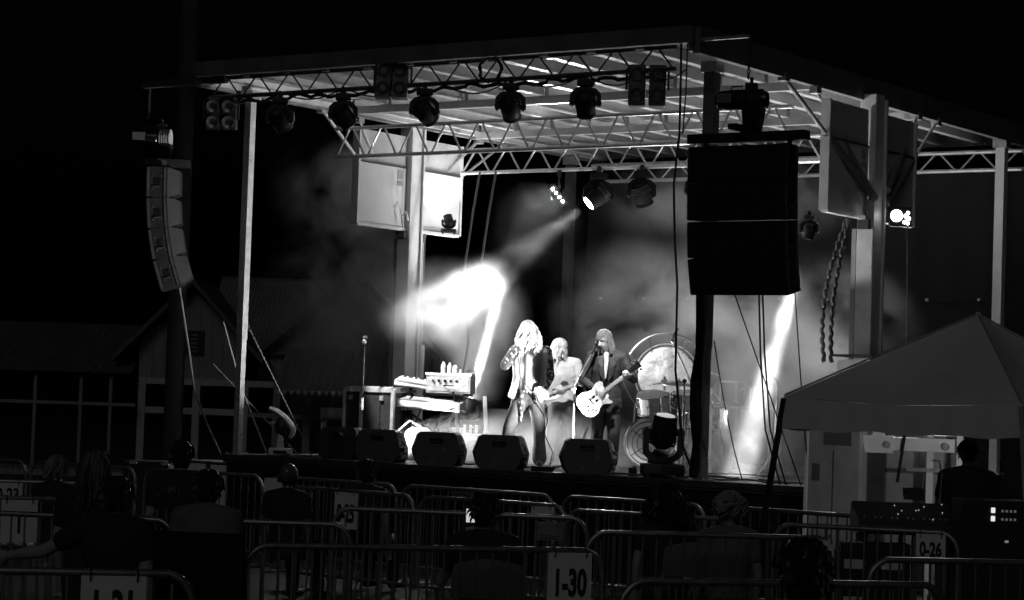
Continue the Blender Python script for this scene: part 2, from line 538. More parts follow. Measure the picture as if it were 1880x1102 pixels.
# ------------------------------------------------------------------ moving lights
lens_dark = M('dark_lens', 0.02, 0.08, 0, 0.1, 5, 0, 0.8, 1.0)
lens_lit = emit('lit_lens', 60)
lens_dim = emit('dim_lens', 9)
def mover(label, loc, d, s=-1, k=1.0, group=None, lens=None, shell=None, rz=R(35), name='moving_head_light', catg='stage light', r_gap=0.0, power=0, cone=20, blend=.3):
    """s=-1 hangs from its clamp, s=+1 stands on its base; d = direction of its beam"""
    t = thing(name, label, catg, loc, rz, group)
    sh = shell or black_plastic
    z = lambda v: s * v * k
    X = lambda v: v * k
    if s < 0:
        part('clamp', MB().box((0, 0, z(.0)), (X(.06), X(.07), X(.07))).tube([(0, -X(.05), z(-.02)), (0, X(.05), z(-.02))], X(.035), 8), black_metal, t)
        b0, b1, wx, wy = .03, .12, .21, .18
    else:
        b0, b1, wx, wy = .03, .13, .40, .30
        for sx in (-1, 1):
            for sy in (-1, 1):
                part('foot', MB().tube([(sx * X(.15), sy * X(.1), 0), (sx * X(.15), sy * X(.1), z(.035))], X(.022), 8), black_rubber, t)
    part('base', MB().box((0, 0, z((b0 + b1) / 2)), (X(wx), X(wy), X(b1 - b0)), None, X(.02)), sh, t)
    part('swivel', MB().tube([(0, 0, z(b1 - .005)), (0, 0, z(b1 + .03))], X(.06), 12), sh, t)
    hz = b1 + .20 + r_gap
    pr_ = []
    out = [(.07, b1 + .015), (.125, b1 + .03), (.185, b1 + .09), (.19, hz), (.175, hz + .05), (.15, hz + .05)]
    inn = [(.135, hz - .02), (.125, b1 + .12), (.085, b1 + .075), (0, b1 + .06)]
    poly = [(x, zz) for x, zz in out] + inn
    poly = poly + [(-x, zz) for x, zz in reversed(poly) if x > 0]
    # U shaped yoke: extrude outline (built from convex strips)
    yk = MB()
    o_ = out[:]
    i_ = [(0.0, b1 + .06), (.05, b1 + .062), (.10, b1 + .085), (.132, b1 + .13), (.138, hz), (.150, hz + .05)]
    o2 = [(0.0, b1 + .015)] + [(.07, b1 + .015), (.125, b1 + .03), (.185, b1 + .09), (.19, hz), (.172, hz + .05)]
    for sx in (-1, 1):
        for a in range(5):
            q = [(sx * o2[a][0], o2[a][1]), (sx * o2[a + 1][0], o2[a + 1][1]), (sx * i_[a + 1][0], i_[a + 1][1]), (sx * i_[a][0], i_[a][1])]
            yk.prism([(X(x), -X(.065), z(zz)) for x, zz in q], (0, X(.13), 0))
    part('yoke', yk, sh, t)
    # head in local frame
    dl = Matrix.Rotation(-rz, 3, 'Z') @ Vector(d).normalized()
    mtx = dl.to_track_quat('Z', 'Y').to_matrix()
    c = (0, 0, z(hz))
    hd = part('head', MB().lathe([(0, -.155 * k), (.06 * k, -.15 * k), (.105 * k, -.11 * k), (.125 * k, -.03 * k), (.125 * k, .05 * k), (.112 * k, .13 * k), (.118 * k, .135 * k), (.118 * k, .165 * k), (.098 * k, .165 * k), (.095 * k, .15 * k), (0, .15 * k)], 22, c, mtx), sh, t, 35)
    part('lens', MB().lathe([(.093 * k, .152 * k), (.085 * k, .165 * k), (.05 * k, .175 * k), (0, .178 * k)], 20, c, mtx), lens or lens_dark, hd, 50)
    if power:
        w0 = Vector(loc) + Vector((0, 0, z(hz)))
        dn = Vector(d).normalized()
        spot('lamp_beam', w0 + dn * .20 * k, w0 + dn * 2, power, cone, blend)
    fins = MB()
    for q in (-.1, -.07, -.04):
        fins.lathe([(.12 * k, q * k - .006 * k), (.133 * k, q * k - .006 * k), (.133 * k, q * k + .006 * k), (.12 * k, q * k + .006 * k)], 22, c, mtx)
    part('cooling_fins', fins, black_metal, hd)
    for sx in (-1, 1):
        part('pivot', MB().tube([(sx * X(.195), 0, z(hz)), (sx * X(.12), 0, z(hz))], X(.035), 10), sh, t)
    return t
GM = 'moving lights on the front truss'
fm = [(-2.33, (.35, 1.2, -1.7), 'moving light on front truss nearest the left corner post'),
      (-1.33, (.7, 1.1, -1.7), 'moving light on front truss, second from the left corner post'),
      (-0.11, (.2, 1.2, -1.8), 'plain egg-shaped moving light just right of the square blinder on front truss'),
      (1.12, (-.5, 1.3, -1.6), 'moving light below the coiled cable on front truss'),
      (2.14, (-.6, 1.2, -1.7), 'moving light on front truss beside the twin blinder')]
FP = [(2600, 22, (-1.8, 1.8, 2.0)), (2600, 13, (.22, 1.2, 2.4)), (3000, 12, (.56, 4.0, 2.4)), (1300, 14, (.15, 2.0, 2.5)), (1500, 14, (1.35, 1.4, 2.2))]
for (x, d, lab), (pw, cn, tg) in zip(fm, FP):
    mover('black ' + lab, (x, -0.62, 5.665), Vector(tg) - Vector((x, -.62, 5.35)), -1, 0.93, GM, power=pw, cone=cn)
mover('tall black moving light standing at the stage edge right of the monitors', (2.74, 0.30, DZ), (.2, -.12, .97), 1, 1.22, None, emit('glint_lens', .5), rz=R(35), r_gap=0.09)  # faint glow on the lens stands in for a glint
matte = M('matte_black', .005, .8, 0, .3, 10, 0, .2)
# upstage movers on the middle truss
mover('brightly lit moving light shining down under the rear truss', (-1.06, 4.72, 5.24), (-.74, -.86, -.9), -1, 1.1, None, lens_lit, power=5200, cone=22, blend=.6, shell=matte)
mover('unlit bulky moving light right of the bright lamp under the roof', (-0.36, 4.72, 5.24), (.1, .5, -.9), -1, 1.05, shell=matte)
mover('moving light partly hidden behind the hanging black speaker cabinets', (0.55, 4.72, 5.24), (.2, .5, -.9), -1, 1.0, shell=matte)
# led bar lamp
t = thing('led_bar_lamp', 'small tilted lamp with a row of lit leds left of the bright lamp', 'stage light', (-1.72, 4.72, 5.24), R(35))
part('clamp', MB().box((0, 0, -.02), (.06, .06, .08)), black_metal, t)
part('bracket', MB().bar((0, 0, -.05), (0, -.02, -.26), .03), black_metal, t)
hs = part('housing', MB().bar((-.11, 0, -.22), (.09, 0, -.46), .10, .12, (0, 1, 0)), black_plastic, t)
for i in range(4):
    if i == 1:
        spot('led_beam', Vector((-1.72, 4.62, 4.9)), Vector((2.0, -6, 3.2)), 600, 75, .8)
    part('led', MB().ball((-.085 + i * .047, -.06, -.25 - i * .057), .019, 10, 7), lens_lit, hs, 60)
# lamp under the right end panel (makes the slanting beam) and the work lamp aimed at the audience
mover('black lamp under the front corner of the right end panel', (3.42, 2.42, 4.36), (-.82, -.12, -3.0), -1, 0.62, rz=R(10), name='spot_lamp', power=15000, cone=8.5, blend=.5)
t = thing('flood_lamp', 'glaring white flood lamp on the right side column facing the audience', 'flood lamp', (3.98, 3.72, 4.28), R(35))
part('bracket', MB().bar((-.12, 0.02, .08), (.02, 0.02, .14), .04), black_metal, t)
hs = part('housing', MB().box((0, 0, .14), (.26, .12, .24), None, .015), black_metal, t)
part('lamp_face', MB().lathe([(.075, 0), (.07, .015), (0, .02)], 20, (-.05, -.062, .15), Matrix.Rotation(R(90), 3, 'X')), emit('flood_face', 7), hs, 50)
for (dx, dz, r_) in ((.065, .15, .028), (.09, .19, .022), (.095, .12, .03), (.05, .075, .024), (.09, .06, .02)):
    part('lamp_face', MB().lathe([(r_, 0), (r_ * .8, .012), (0, .015)], 12, (dx, -.062, dz), Matrix.Rotation(R(90), 3, 'X')), MATS['flood_face'], hs, 50)
spot('flood_beam', (4.10, 3.50, 4.42), (6.5, .1, 1.5), 500, 62, .8)
# lamp that washes the left end panel
mover('black lamp standing inside the left end panel washing it white', (-3.40, 4.42, 4.36), (-.42, .12, 1), 1, 0.55, rz=R(35), lens=lens_lit, name='spot_lamp', power=60, cone=120)

# blinders
def blinder(label, loc, rx, w=.40, h=.40, cols=2, gap=0.0, rz=R(28)):
    t = thing('blinder_light', label, 'stage light', loc, rz, 'blinder lights on the front truss')
    part('yoke', MB().bar((-w / 2 - .02, 0, -.02), (w / 2 + .02, 0, -.02), .03).bar((-w / 2 - .02, 0, -.02), (-w / 2 - .02, 0, -.25), .025, .03).bar((w / 2 + .02, 0, -.02), (w / 2 + .02, 0, -.25), .025, .03), black_metal, t)
    e = Euler((rx, 0, 0)).to_matrix()
    cw = (w - gap) / cols
    for c_ in range(cols):
        cx = -w / 2 + cw / 2 + c_ * (cw + gap)
        b = part('housing', MB().box(e @ Vector((cx, 0, -h / 2 + .02)), (cw - .012, .13, h), e, .012), black_metal, t)
        for r_ in range(2):
            o = e @ Vector((cx, -.068, -h * .25 + .02 - r_ * h * .5))
            part('lamp', MB().lathe([(.080, 0), (.078, .012), (.06, .004), (.02, -.01), (0, -.012)], 16, o, e @ Matrix.Rotation(R(90), 3, 'X')), M('blinder_bulb', .14, .3, .5), b, 50)
    return t
blinder('square four-lamp black blinder hanging at the left end of front truss', (-3.30, -.62, 5.66), R(8))
blinder('square four-lamp black blinder raised against front truss between two moving lights', (-0.56, -.66, 5.93), R(-12), .40, .43)
blinder('tall twin black blinder at the right end of front truss', (2.96, -.64, 5.72), R(-5), .42, .46, 2, .03)

# ------------------------------------------------------------------ cables on and round the front truss
def cable(label, pts, r=.012, name='cable', m=None, group=None, parent=None):
    return single(name, MB().tube(pts, r, 6), m or black_rubber, label, 'cable', group, 60)
rnd = random.Random(3)
pts = []
for i in range(120):
    x = -3.3 + 6.4 * i / 119
    pts.append((x, -.62 + rnd.uniform(-.03, .03), 5.655 + .018 * math.sin(i * .9) - .035 * abs(math.sin(i * .13)) + rnd.uniform(-.008, .008)))
cable('thick black cable loom tied along the lower tube of front truss', pts, .022)
for k_, (x0, x1, sag) in enumerate(((-2.2, -1.4, .08), (-1.2, -.3, .10), (0.2, 1.1, .13), (1.3, 2.1, .10), (2.2, 2.95, .13), (-3.0, -2.35, .07), (2.95, 3.45, .1))):
    cable('thin black cable sagging below front truss ' + ('between the two leftmost moving lights', 'left of the square raised blinder', 'right of the egg-shaped moving light', 'between the two right moving lights', 'left of the twin blinder', 'beside the left end blinder', 'right of the twin blinder')[k_], catenary((x0, -.66, 5.67), (x1, -.66, 5.67), sag, 12), .009, group='sagging cables under front truss')
coil = []
for i in range(90):
    a = i / 90 * 2 * math.pi * 4
    coil.append((0.88 + (.15 + .012 * math.sin(i)) * math.cos(a), -.70 + .02 * math.sin(i * 1.7), 5.80 + (.14 + .012 * math.cos(i * 2.1)) * math.sin(a)))
cable('coil of black cable tied to the middle of front truss', coil, .013, 'cable_coil')
# ------------------------------------------------------------------ loudspeaker arrays and hoists
def hoist(label, loc, rz, length=.56):
    t = thing('chain_hoist', label, 'hoist', loc, rz)
    part('motor_body', MB().lathe([(0, -length / 2), (.07, -length / 2), (.10, -length / 2 + .03), (.112, -.12), (.112, .05), (.095, .07), (.095, length / 2 - .07), (.10, length / 2 - .05), (.085, length / 2), (0, length / 2)], 18, (0, 0, 0), Matrix.Rotation(R(90), 3, 'Y')), black_gloss, t, 35)
    part('end_label', MB().box((-.17, -.108, 0.01), (.16, .012, .10)), M('hoist_label', .13, .5), t)
    part('handle', MB().tube([(-.12, 0, .1), (-.12, 0, .145), (0, 0, .145), (0, 0, .1)], .008, 6), black_metal, t)
    part('hook_block', MB().box((.10, 0, .14), (.12, .08, .08)).tube([(.10, 0, .16), (.10, 0, .24)], .02, 8), black_metal, t)
    fins = MB()
    for i in range(5):
        fins.tube([(.09 + i * .03, 0, 0), (.104 + i * .03, 0, 0)], .118, 14)
    part('cooling_fins', fins, black_metal, t)
    part('chain_bag', MB().hull([(.02, -.1, -.08), (.24, -.1, -.08), (.02, .1, -.08), (.24, .1, -.08), (.04, -.08, -.36), (.20, -.08, -.38), (.04, .08, -.36), (.20, .08, -.38)]), black_cloth, t)
    return t
def chain(label, p, q, r=.02):
    p, q = Vector(p), Vector(q)
    n = max(3, int((q - p).length / (r * 2.3)))
    mb = MB()
    for i in range(n):
        c = p.lerp(q, (i + .5) / n)
        ring = []
        for j in range(8):
            a = 2 * math.pi * j / 8
            o = Vector((math.cos(a) * r * .75, 0, math.sin(a) * r * 1.5))
            if i % 2:
                o = Vector((0, o.x, o.z))
            ring.append(c + o)
        mb.tube(ring, r * .3, 5, closed=True)
    return single('lifting_chain', mb, M('dark_chain', .10, .4, .8), label, 'chain')
hoist('black electric chain hoist above the big dark speaker array', (4.17, -.68, 5.30), R(14))
chain('short lifting chain from beam down to the right chain hoist', (4.24, -.68, 5.97), (4.24, -.68, 5.52), .022)
hoist('black chain hoist with pale label above the left speaker array', (-4.40, -.66, 5.21), R(30), .40).children[1].data.materials[0] = M('pale_label', .40, .5)
chain('lifting chain from left beam down to the left hoist', (-4.50, -.66, 5.87), (-4.50, -.66, 5.45), .02)

array_m = M('speaker_black', .017, .55, 0, .3, 8, .2, .4, 0, 90)
grille_m = M('speaker_grille', .010, .6, .2, .3, 60, .3, .4, 0, 300)
rail_m = M('rigging_rail', .14, .4, .6, .3, 20)
def line_array(label, loc, rz, w, d, h, tilts, fw):
    t = thing('line_array', label, 'speakers', loc, rz)
    part('rigging_frame', MB().bb(-fw / 2, fw / 2, -.06, .06, .06, .16).bb(-.05, .05, -.35, .12, .16, .22) if fw > .9 else MB().bb(-fw / 2, fw / 2, -d / 2 - .05, d / 2 + .1, .04, .12), array_m, t)
    for sx in (-1, 1):
        part('link', MB().bb(sx * w * .43 - .015, sx * w * .43 + .015, -.03, .03, -.02, .09), rail_m, t)
    y, z = -d / 2, 0.0
    for a in tilts:
        e = Matrix.Rotation(R(a), 3, 'X')
        piv = Vector((0, y, z))
        f = lambda p: piv + e @ (Vector(p) - Vector((0, -d / 2, 0)))
        hb_ = h - .018
        yb = d / 2
        ym = -d / 2 + d * .62
        pts_ = [(sx * w / 2, yy, zz) for sx in (-1, 1) for yy in (-d / 2, ym) for zz in (0, -hb_)]
        pts_ += [(sx * w * .36, yb, zz) for sx in (-1, 1) for zz in (-.05, -hb_ + .05)]
        cb = part('cabinet', MB().hull([f(p) for p in pts_]), array_m, t)
        part('grille', MB().hull([f((sx * w * .47, -d / 2 - .012 * kk, zz)) for sx in (-1, 1) for kk in (0, 1) for zz in (-.02, -hb_ + .02)]), grille_m, cb)
        for sx in (-1, 1):
            part('rigging_rail', MB().hull([f((sx * (w / 2 + .012 * q), yy, zz)) for q in (0, 1) for yy in (-d / 2 + .005, -d / 2 + .035) for zz in (-.01, -hb_ + .01)]), rail_m, cb)
            part('rigging_rail', MB().hull([f((sx * (w / 2 + .010 * q), yy, zz)) for q in (0, 1) for yy in (ym - .045, ym - .02) for zz in (-.01, -hb_ + .01)]), rail_m, cb)
            part('handle', MB().hull([f((sx * (w / 2 + .004 * q), yy, zz)) for q in (0, 1) for yy in (-d / 2 + .09, -d / 2 + .17) for zz in (-hb_ * .35, -hb_ * .62)]), black_gloss, cb)
            part('handle_bar', MB().tube([f((sx * (w / 2 + .014), -d / 2 + .085, -hb_ * .66)), f((sx * (w / 2 + .014), -d / 2 + .175, -hb_ * .66))], .010, 6), rail_m, cb)
            bl = MB()
            for (yy, zz) in ((.075, .30), (.185, .30), (.075, .72), (.185, .72)):
                bl.ball(f((sx * (w / 2 + .004), -d / 2 + yy, -hb_ * zz)), .010, 6, 5)
            part('bolts', bl, rail_m, cb)
        nxt = f((0, -d / 2, -h))
        y, z = nxt.y, nxt.z
    return t
line_array('big black hanging speaker array silhouetted in front of stage right', (4.24, -.66, 4.79), R(0), 1.17, .46, .402, (0, 3, 5, 13), 1.42)
line_array('curved grey hanging speaker array seen side-on beside the utility pole', (-4.18, -.66, 4.80), R(-50), .62, .42, .40, (1, 5, 11, 18), .3)
# speaker cables and ropes hanging from the right corner
cable('twin black cable hanging from the roof corner to the big speaker array', [(3.42, -.72, 6.0), (3.44, -.74, 5.6), (3.48, -.80, 4.95), (3.50, -.92, 4.4), (3.55, -.95, 3.8), (3.60, -.95, 3.3), (3.58, -.9, 2.4), (3.52, -.6, 1.6), (3.45, -.2, 1.24)], .014)
cable('thin black cable hanging beside the twin cable at roof corner', [(3.50, -.72, 5.98), (3.51, -.74, 5.4), (3.52, -.80, 4.95)], .009)
cable('black cable hanging straight down from the big speaker array', [(4.40, -.62, 3.4), (4.41, -.55, 2.6), (4.44, -.45, 1.8), (4.46, -.12, 1.22)], .011)
cable('second black cable hanging straight down under the big speaker array', [(4.43, -.6, 3.4), (4.46, -.55, 2.6), (4.50, -.45, 1.8), (4.53, -.12, 1.22)], .011)
cable('thin slanting guy line from the big speaker array to stage edge', [(4.0, -.5, 3.35), (4.62, .06, 1.21)], .008, 'guy_line')
cable('thin line dropping from the lower right corner of the speaker array', [(4.72, -.45, 3.5), (4.76, -.3, 2.4), (4.78, -.06, 1.2)], .008, 'guy_line')
cable('thin curving cable dropping to deck right of the draped corner post', catenary((3.52, .02, 2.75), (3.80, .25, 1.22), .12), .008)
# drape wrapped around the right corner post
dr = MB()
prof = [(3.60, .085), (3.2, .10), (2.9, .105), (2.6, .10), (2.3, .115), (2.05, .12), (1.9, .13), (1.75, .11), (1.6, .085), (1.45, .10), (1.32, .115), (1.24, .10)]
dr.tube([(3.34 + .02 * math.sin(z * 5) - .012 * (3.6 - z), .06, z) for z, r_ in prof], [(r_ * .72 * (1 + .08 * math.sin(z * 9)), r_ * .72) for z, r_ in prof], 14)
single('post_drape', dr, black_cloth, 'black cloth wrapped around the right front corner post', 'drape', smooth=60)
# braided cable bundle and lines by the right column
for k_ in range(2):
    pts = []
    for i in range(170):
        u_ = i / 169
        z = 4.35 - u_ * 1.75
        x = 3.58 - .22 * math.sin(u_ * 2.4) * (1 if k_ == 0 else .6)
        a = i * .55 + k_ * 1.5
        pts.append((x + .008 * math.cos(a) + .035 * k_, 3.08 + .008 * math.sin(a) - .2 * u_, z))
    cable('twisted pale cable bundle looping down beside the right column, ' + ('outer strand' if k_ == 0 else 'inner strand'), pts, .026, 'cable_bundle', M('pale_cable', .06, .6))
cable('thin rope hanging straight down right of the right column', [(3.98, 3.95, 4.35), (4.0, 3.95, 3.5), (4.02, 3.95, 2.2), (4.02, 3.95, .3)], .010, 'rope', M('rope', .2, .8))
for k_, x in enumerate((-3.0, -2.72)):
    cable(('pale cable loop hanging behind the left column' if k_ == 0 else 'second pale cable loop hanging further behind the left column'), [(x - .08, 4.7, 5.27), (x - .07, 4.55, 4.7), (x - .05, 4.35, 3.8), (x + .06, 4.3, 3.2), (x + .11, 4.3, 2.8), (x + .04, 4.3, 2.4), (x - .18, 4.3, 2.1 + .3 * k_)], .018, 'cable_loop', M('pale_cable', .06, .6))

# ------------------------------------------------------------------ floor monitors
def wedge(label, loc, rz):
    t = thing('floor_monitor', label, 'monitor', loc, rz, 'floor monitors along the stage edge')
    w, h = .31, .40
    ring = [(-.24, 0.0), (.24, 0.0), (.29, .05), (.335, .19), (.27, .37), (.23, .40), (-.23, .40), (-.27, .37), (-.335, .19), (-.29, .05)]
    pts_ = [(x * .86, -.20 + .06 * (z / .4), z) for x, z in ring] + [(x, -.10 + .05 * z, z) for x, z in ring] + [(x, .22 - .38 * (z / .4), z) for x, z in ring if z < .3] + [(x, .02, z) for x, z in ring if z >= .3]
    part('cabinet', MB().hull(pts_), M('monitor_black', .013, .34, 0, .35, 9, .25, .5, 0, 120), t)
    part('handle', MB().tube([(-.07, -.168, .30), (-.05, -.20, .325), (.05, -.20, .325), (.07, -.168, .30)], .012, 6), black_gloss, t)
    part('handle_recess', MB().box((0, -.163, .30), (.17, .02, .07), (R(-8), 0, 0), .008), black_gloss, t)
    part('grille', MB().hull([(x * .9, .225 - .40 * (z / .4) + .012 * q, z) for x, z in ring if .03 < z < .38 for q in (0, 1)]), grille_m, t)
    for (x, y, z) in ((.325, -.10, .25), (.325, -.05, .12), (.30, -.12, .08), (.33, -.02, .2)):
        part('knob', MB().ball((x - .01, y, z), .018, 8, 6), rail_m, t)
    part('jack_plate', MB().box((.315, -.06, .17), (.012, .05, .12), (0, R(12), 0)), black_gloss, t)
    for sx in (-1, 1):
        part('rubber_foot', MB().box((sx * .2, -.12, .004), (.05, .05, .01)), black_rubber, t)
    return t
for lab, x, y, rz in (('leftmost black floor monitor, half behind its neighbour', -2.14, .62, R(12)), ('black floor monitor in front of the metal-edged flight case', -1.31, .34, R(20)),
                  ('black floor monitor in front of the keyboards', -.42, .34, R(24)), ("black floor monitor at the singer's right foot", .49, .34, R(24)),
                  ('black floor monitor in front of the guitarist', 1.70, .36, R(30))):
    wedge(lab, (x, y, DZ), rz)

# white shelled fixture on the stage's left edge
t = thing('white_floor_light', 'white shelled floor light with curved head at stage left edge', 'stage light', (-2.93, .34, DZ), R(35))
shellm = M('white_shell', .6, .35, 0, .15, 8)
part('base', MB().box((0, 0, .06), (.29, .22, .09), None, .015), shellm, t)
part('base_recess', MB().box((0, -.113, .055), (.17, .012, .04)), black_gloss, t)
part('yoke', MB().hull([(-.05, -.07, .10), (.05, -.07, .10), (-.04, .07, .10), (.04, .07, .10), (-.03, -.06, .3), (.015, -.06, .3), (-.03, .06, .3), (.015, .06, .3)]).hull([(-.035, -.05, .28), (.02, -.05, .28), (-.035, .05, .28), (.02, .05, .28), (-.04, -.04, .44), (.01, -.04, .44), (-.04, .04, .44), (.01, .04, .44)]), shellm, t)
arc = [(-.16, .60), (-.10, .585), (-.03, .545), (.05, .48), (.11, .41), (.15, .345), (.145, .29), (.11, .235)]
part('head_shell', MB().tube([(x, 0, z) for x, z in arc], [(.03, .10), (.035, .12), (.04, .13), (.042, .13), (.045, .13), (.045, .12), (.035, .11), (.02, .09)], 12), shellm, t, 40)
part('head', MB().ball((.02, 0, .38), (.11, .10, .15)), black_plastic, t, 60)
part('tilt_arm', MB().bar((-.16, 0, .42), (-.03, 0, .44), .02), shellm, t)

# ------------------------------------------------------------------ keyboard corner
t = thing('flight_case', 'tall black flight case with aluminium edges left of the keyboards', 'flight case', (-2.47, 1.75, DZ), R(8))
part('panel_body', MB().bb(-.36, .36, -.27, .27, .06, .88), black_plastic, t)
for (x, y) in ((-.36, -.27), (.36, -.27), (-.36, .27), (.36, .27)):
    part('edge_strip', MB().bb(x - .022, x + .022, y - .022, y + .022, .05, .89), alu, t)
for z in (.05, .885):
    for y in (-.27, .27):
        part('edge_strip', MB().bb(-.338, .338, y - .024, y + .024, z - .03, z + .03), alu, t)
    for x in (-.36, .36):
        part('edge_strip', MB().bb(x - .024, x + .024, -.246, .246, z - .03, z + .03), alu, t)
part('edge_strip', MB().bb(-.13, -.085, -.292, -.272, .085, .85), alu, t)
part('latch', MB().box((.2, -.29, .78), (.05, .03, .06)), galv, t)
part('latch', MB().box((-.26, -.29, .78), (.05, .03, .06)), galv, t)
part('lid', MB().bb(-.34, .34, -.25, .25, .915, .93), grey_paint, t)
for sx in (-1, 1):
    for sy in (-1, 1):
        part('castor', MB().tube([(sx * .28 - .02, sy * .2, .03), (sx * .28 + .02, sy * .2, .03)], .03, 10), black_rubber, t)
# thin stand with a small mic in front of the case
t = thing('microphone_stand', 'thin microphone stand in front of the flight case', 'stand', (-2.27, 1.15, DZ))
part('pole', MB().tube([(0, 0, .02), (0, 0, 1.45)], .006, 6), black_rubber, t)
part('base', MB().lathe([(.12, 0), (.12, .012), (.02, .025), (0, .025)], 16), black_metal, t)
part('clip', MB().ball((0, -.01, 1.5), (.03, .03, .035), 8, 6).box((0.01, -.01, 1.56), (.05, .03, .03)), rail_m, t)
part('bottle_holder', MB().tube([(.02, -.04, .62), (.02, -.04, .78)], .022, 8), white_paint, t)

KX, KY = -1.75, 1.95
t = thing('keyboard_stand', 'black two-tier keyboard stand with crossed legs', 'stand', (KX, KY, DZ), R(20))
for sx in (-1, 1):
    part('leg', MB().bar((sx * .42, -.03 * sx, .02), (sx * .30, -.03 * sx, .95), .04), black_metal, t)
    part('foot', MB().bar((sx * .42, -.24, .015), (sx * .42, .24, .015), .04, .03), black_metal, t)
part('cross_brace', MB().bar((-.40, .05, .1), (.32, .05, .6), .03), black_metal, t)
part('cross_brace', MB().bar((.40, .08, .1), (-.32, .08, .6), .03), black_metal, t)
for z in (.66, .88):
    part('shelf_arm', MB().bar((-.3, -.2, z), (-.3, .2, z), .03), black_metal, t)
    part('shelf_arm', MB().bar((.3, -.2, z), (.3, .2, z), .03), black_metal, t)
part('tray', MB().bb(-.44, .5, -.16, .2, .64, .66), black_metal, t)

kb_white = M('keyboard_shell', .5, .35, 0, .1, 8)
def keyboard(label, loc, rot, L, D_, H_):
    t = thing('keyboard', label, 'keyboard', loc, 0, 'keyboards on the two-tier stand')
    t.rotation_euler = rot
    part('body', MB().bb(-L / 2, L / 2, -D_ / 2, D_ / 2, 0, H_, .012), kb_white, t)
    part('control_panel', MB().bb(-L / 2 + .03, L / 2 - .03, -.02 - D_ * .45, -.02, H_ + .001, H_ + .008), grey_paint, t)
    km = MB().bb(-.010, .010, 0, .13, 0, .014).mesh('key', white_paint)
    kb_ = MB().bb(-.006, .006, 0.05, .13, .012, .024).mesh('black_key', black_gloss)
    n = int((L - .1) / .0225)
    for i in range(n):
        x = -L / 2 + .06 + i * .0225
        place('key', km, t, (x, D_ / 2 - .15, H_ - .002))
        if i % 7 in (0, 1, 3, 4, 5):
            place('black_key', kb_, t, (x + .011, D_ / 2 - .15, H_ - .002))
    part('rear_panel', MB().bb(-L * .47, L * .15, -D_ / 2 - .006, -D_ / 2 - .001, .02, H_ - .02), white_paint, t)
    part('rear_panel', MB().bb(L * .18, L * .47, -D_ / 2 - .006, -D_ / 2 - .001, .02, H_ - .02), grey_paint, t)
    return t
keyboard('white keyboard on the lower tier of the keyboard stand', (KX, KY - .02, DZ + .672), (R(8), R(3), R(20)), .86, .30, .11)
keyboard('white keyboard tilted on the upper tier of the keyboard stand', (KX - .06, KY + .05, DZ + .93), (R(14), R(7), R(20)), .95, .26, .07)
t = thing('amplifier_rack', 'pale equipment rack box standing on the keyboards', 'amplifier', (KX + .20, KY + .12, DZ + 1.0), R(20))
part('case', MB().bb(-.30, .30, -.12, .12, -.13, .13, .008), alu_dull, t)
part('face', MB().bb(-.27, .27, -.128, -.122, -.10, .09), M('rack_face', .5, .4, .2, .3, 20), t)
for i in range(5):
    part('knob', MB().tube([(-.2 + i * .08, -.128, .03), (-.2 + i * .08, -.15, .03)], .018, 8), black_gloss, t)
part('handle', MB().tube([(-.06, -.13, -.03), (-.04, -.16, -.03), (.06, -.16, -.03), (.08, -.13, -.03)], .008, 6), black_gloss, t)
part('trim', MB().bb(-.31, .31, -.13, -.122, .10, .135), white_paint, t)
part('support_foot', MB().bb(-.28, .28, -.1, .1, -.16, -.131), black_rubber, t)
bt_m = M('clear_bottle', .55, .15, 0, .2, 30)
def bottle(label, loc, h, r_):
    t = thing('water_bottle', label, 'bottle', loc, 0, 'bottles on the equipment rack')
    part('body', MB().lathe([(0, 0), (r_, 0), (r_, h * .3), (r_ * .92, h * .36), (r_, h * .42), (r_ * .95, h * .7), (r_ * .45, h * .86), (r_ * .4, h * .9)], 14), bt_m, t, 40)
    part('cap', MB().lathe([(0, h * .88), (r_ * .5, h * .88), (r_ * .5, h), (0, h)], 12), white_paint, t)
    return t
for lab, dx, h, r_ in (('left water bottle on the equipment rack', -.10, .145, .036), ('middle water bottle on the equipment rack', -.02, .135, .033), ('short wide cup right of the water bottles', .055, .11, .045), ('tiny cap-like bottle at the right end of the bottle row', .125, .055, .022)):
    bottle(lab, (KX + .20 + dx * .82, KY + .12 + dx * .57, DZ + 1.136), h, r_)
t = thing('canvas_bag', 'pale rounded bag on the floor below the keyboards', 'bag', (-1.70, 1.62, DZ), R(35))
part('body', MB().lathe([(0, 0), (.20, 0), (.23, .06), (.22, .22), (.17, .36), (.10, .42), (0, .43)], 18), M('bag_cloth', .32, .8, 0, .25, 6, .4), t, 60)
part('strap', MB().tube([(-.2, -.05, .2), (-.25, -.1, .38), (-.12, -.12, .5), (.02, -.08, .44)], .014, 6), white_paint, t)
for k_ in range(4):
    x = KX - .25 + k_ * .18
    cable(('black cable drooping under the keyboards, ' + ('leftmost', 'second from left', 'third from left', 'rightmost')[k_]), [(x, KY + .1, DZ + .66), (x - .04, KY + .02, DZ + .45), (x + .06, KY - .05, DZ + .25), (x + .02, KY, DZ + .015)], .011)
# pedal row / small amp beyond the keyboards
t = thing('pedal_board', 'low pale effects board with upright switches beyond the keyboards', 'pedals', (-1.08, 2.0, DZ), R(30))
part('board', MB().bb(-.18, .18, -.1, .1, .28, .36, .01), alu_dull, t)
part('support', MB().bb(-.15, .15, -.08, .08, 0, .28), black_metal, t)
for i in range(3):
    part('switch', MB().box((-.14 + i * .075, 0, .42), (.035, .05, .10), (R(10), 0, R(8))), white_paint, t)
part('upright', MB().bar((.16, .05, .0), (.10, .05, .85), .05, .03), grey_paint, t)
# floor beam light behind the keyboards
mover('small black floor light behind the keyboards shooting a beam upward', (-1.86, 2.9, DZ + .42), (.12, .25, 1), 1, 0.8, None, lens_lit, name='floor_beam_light', power=20000, cone=6)

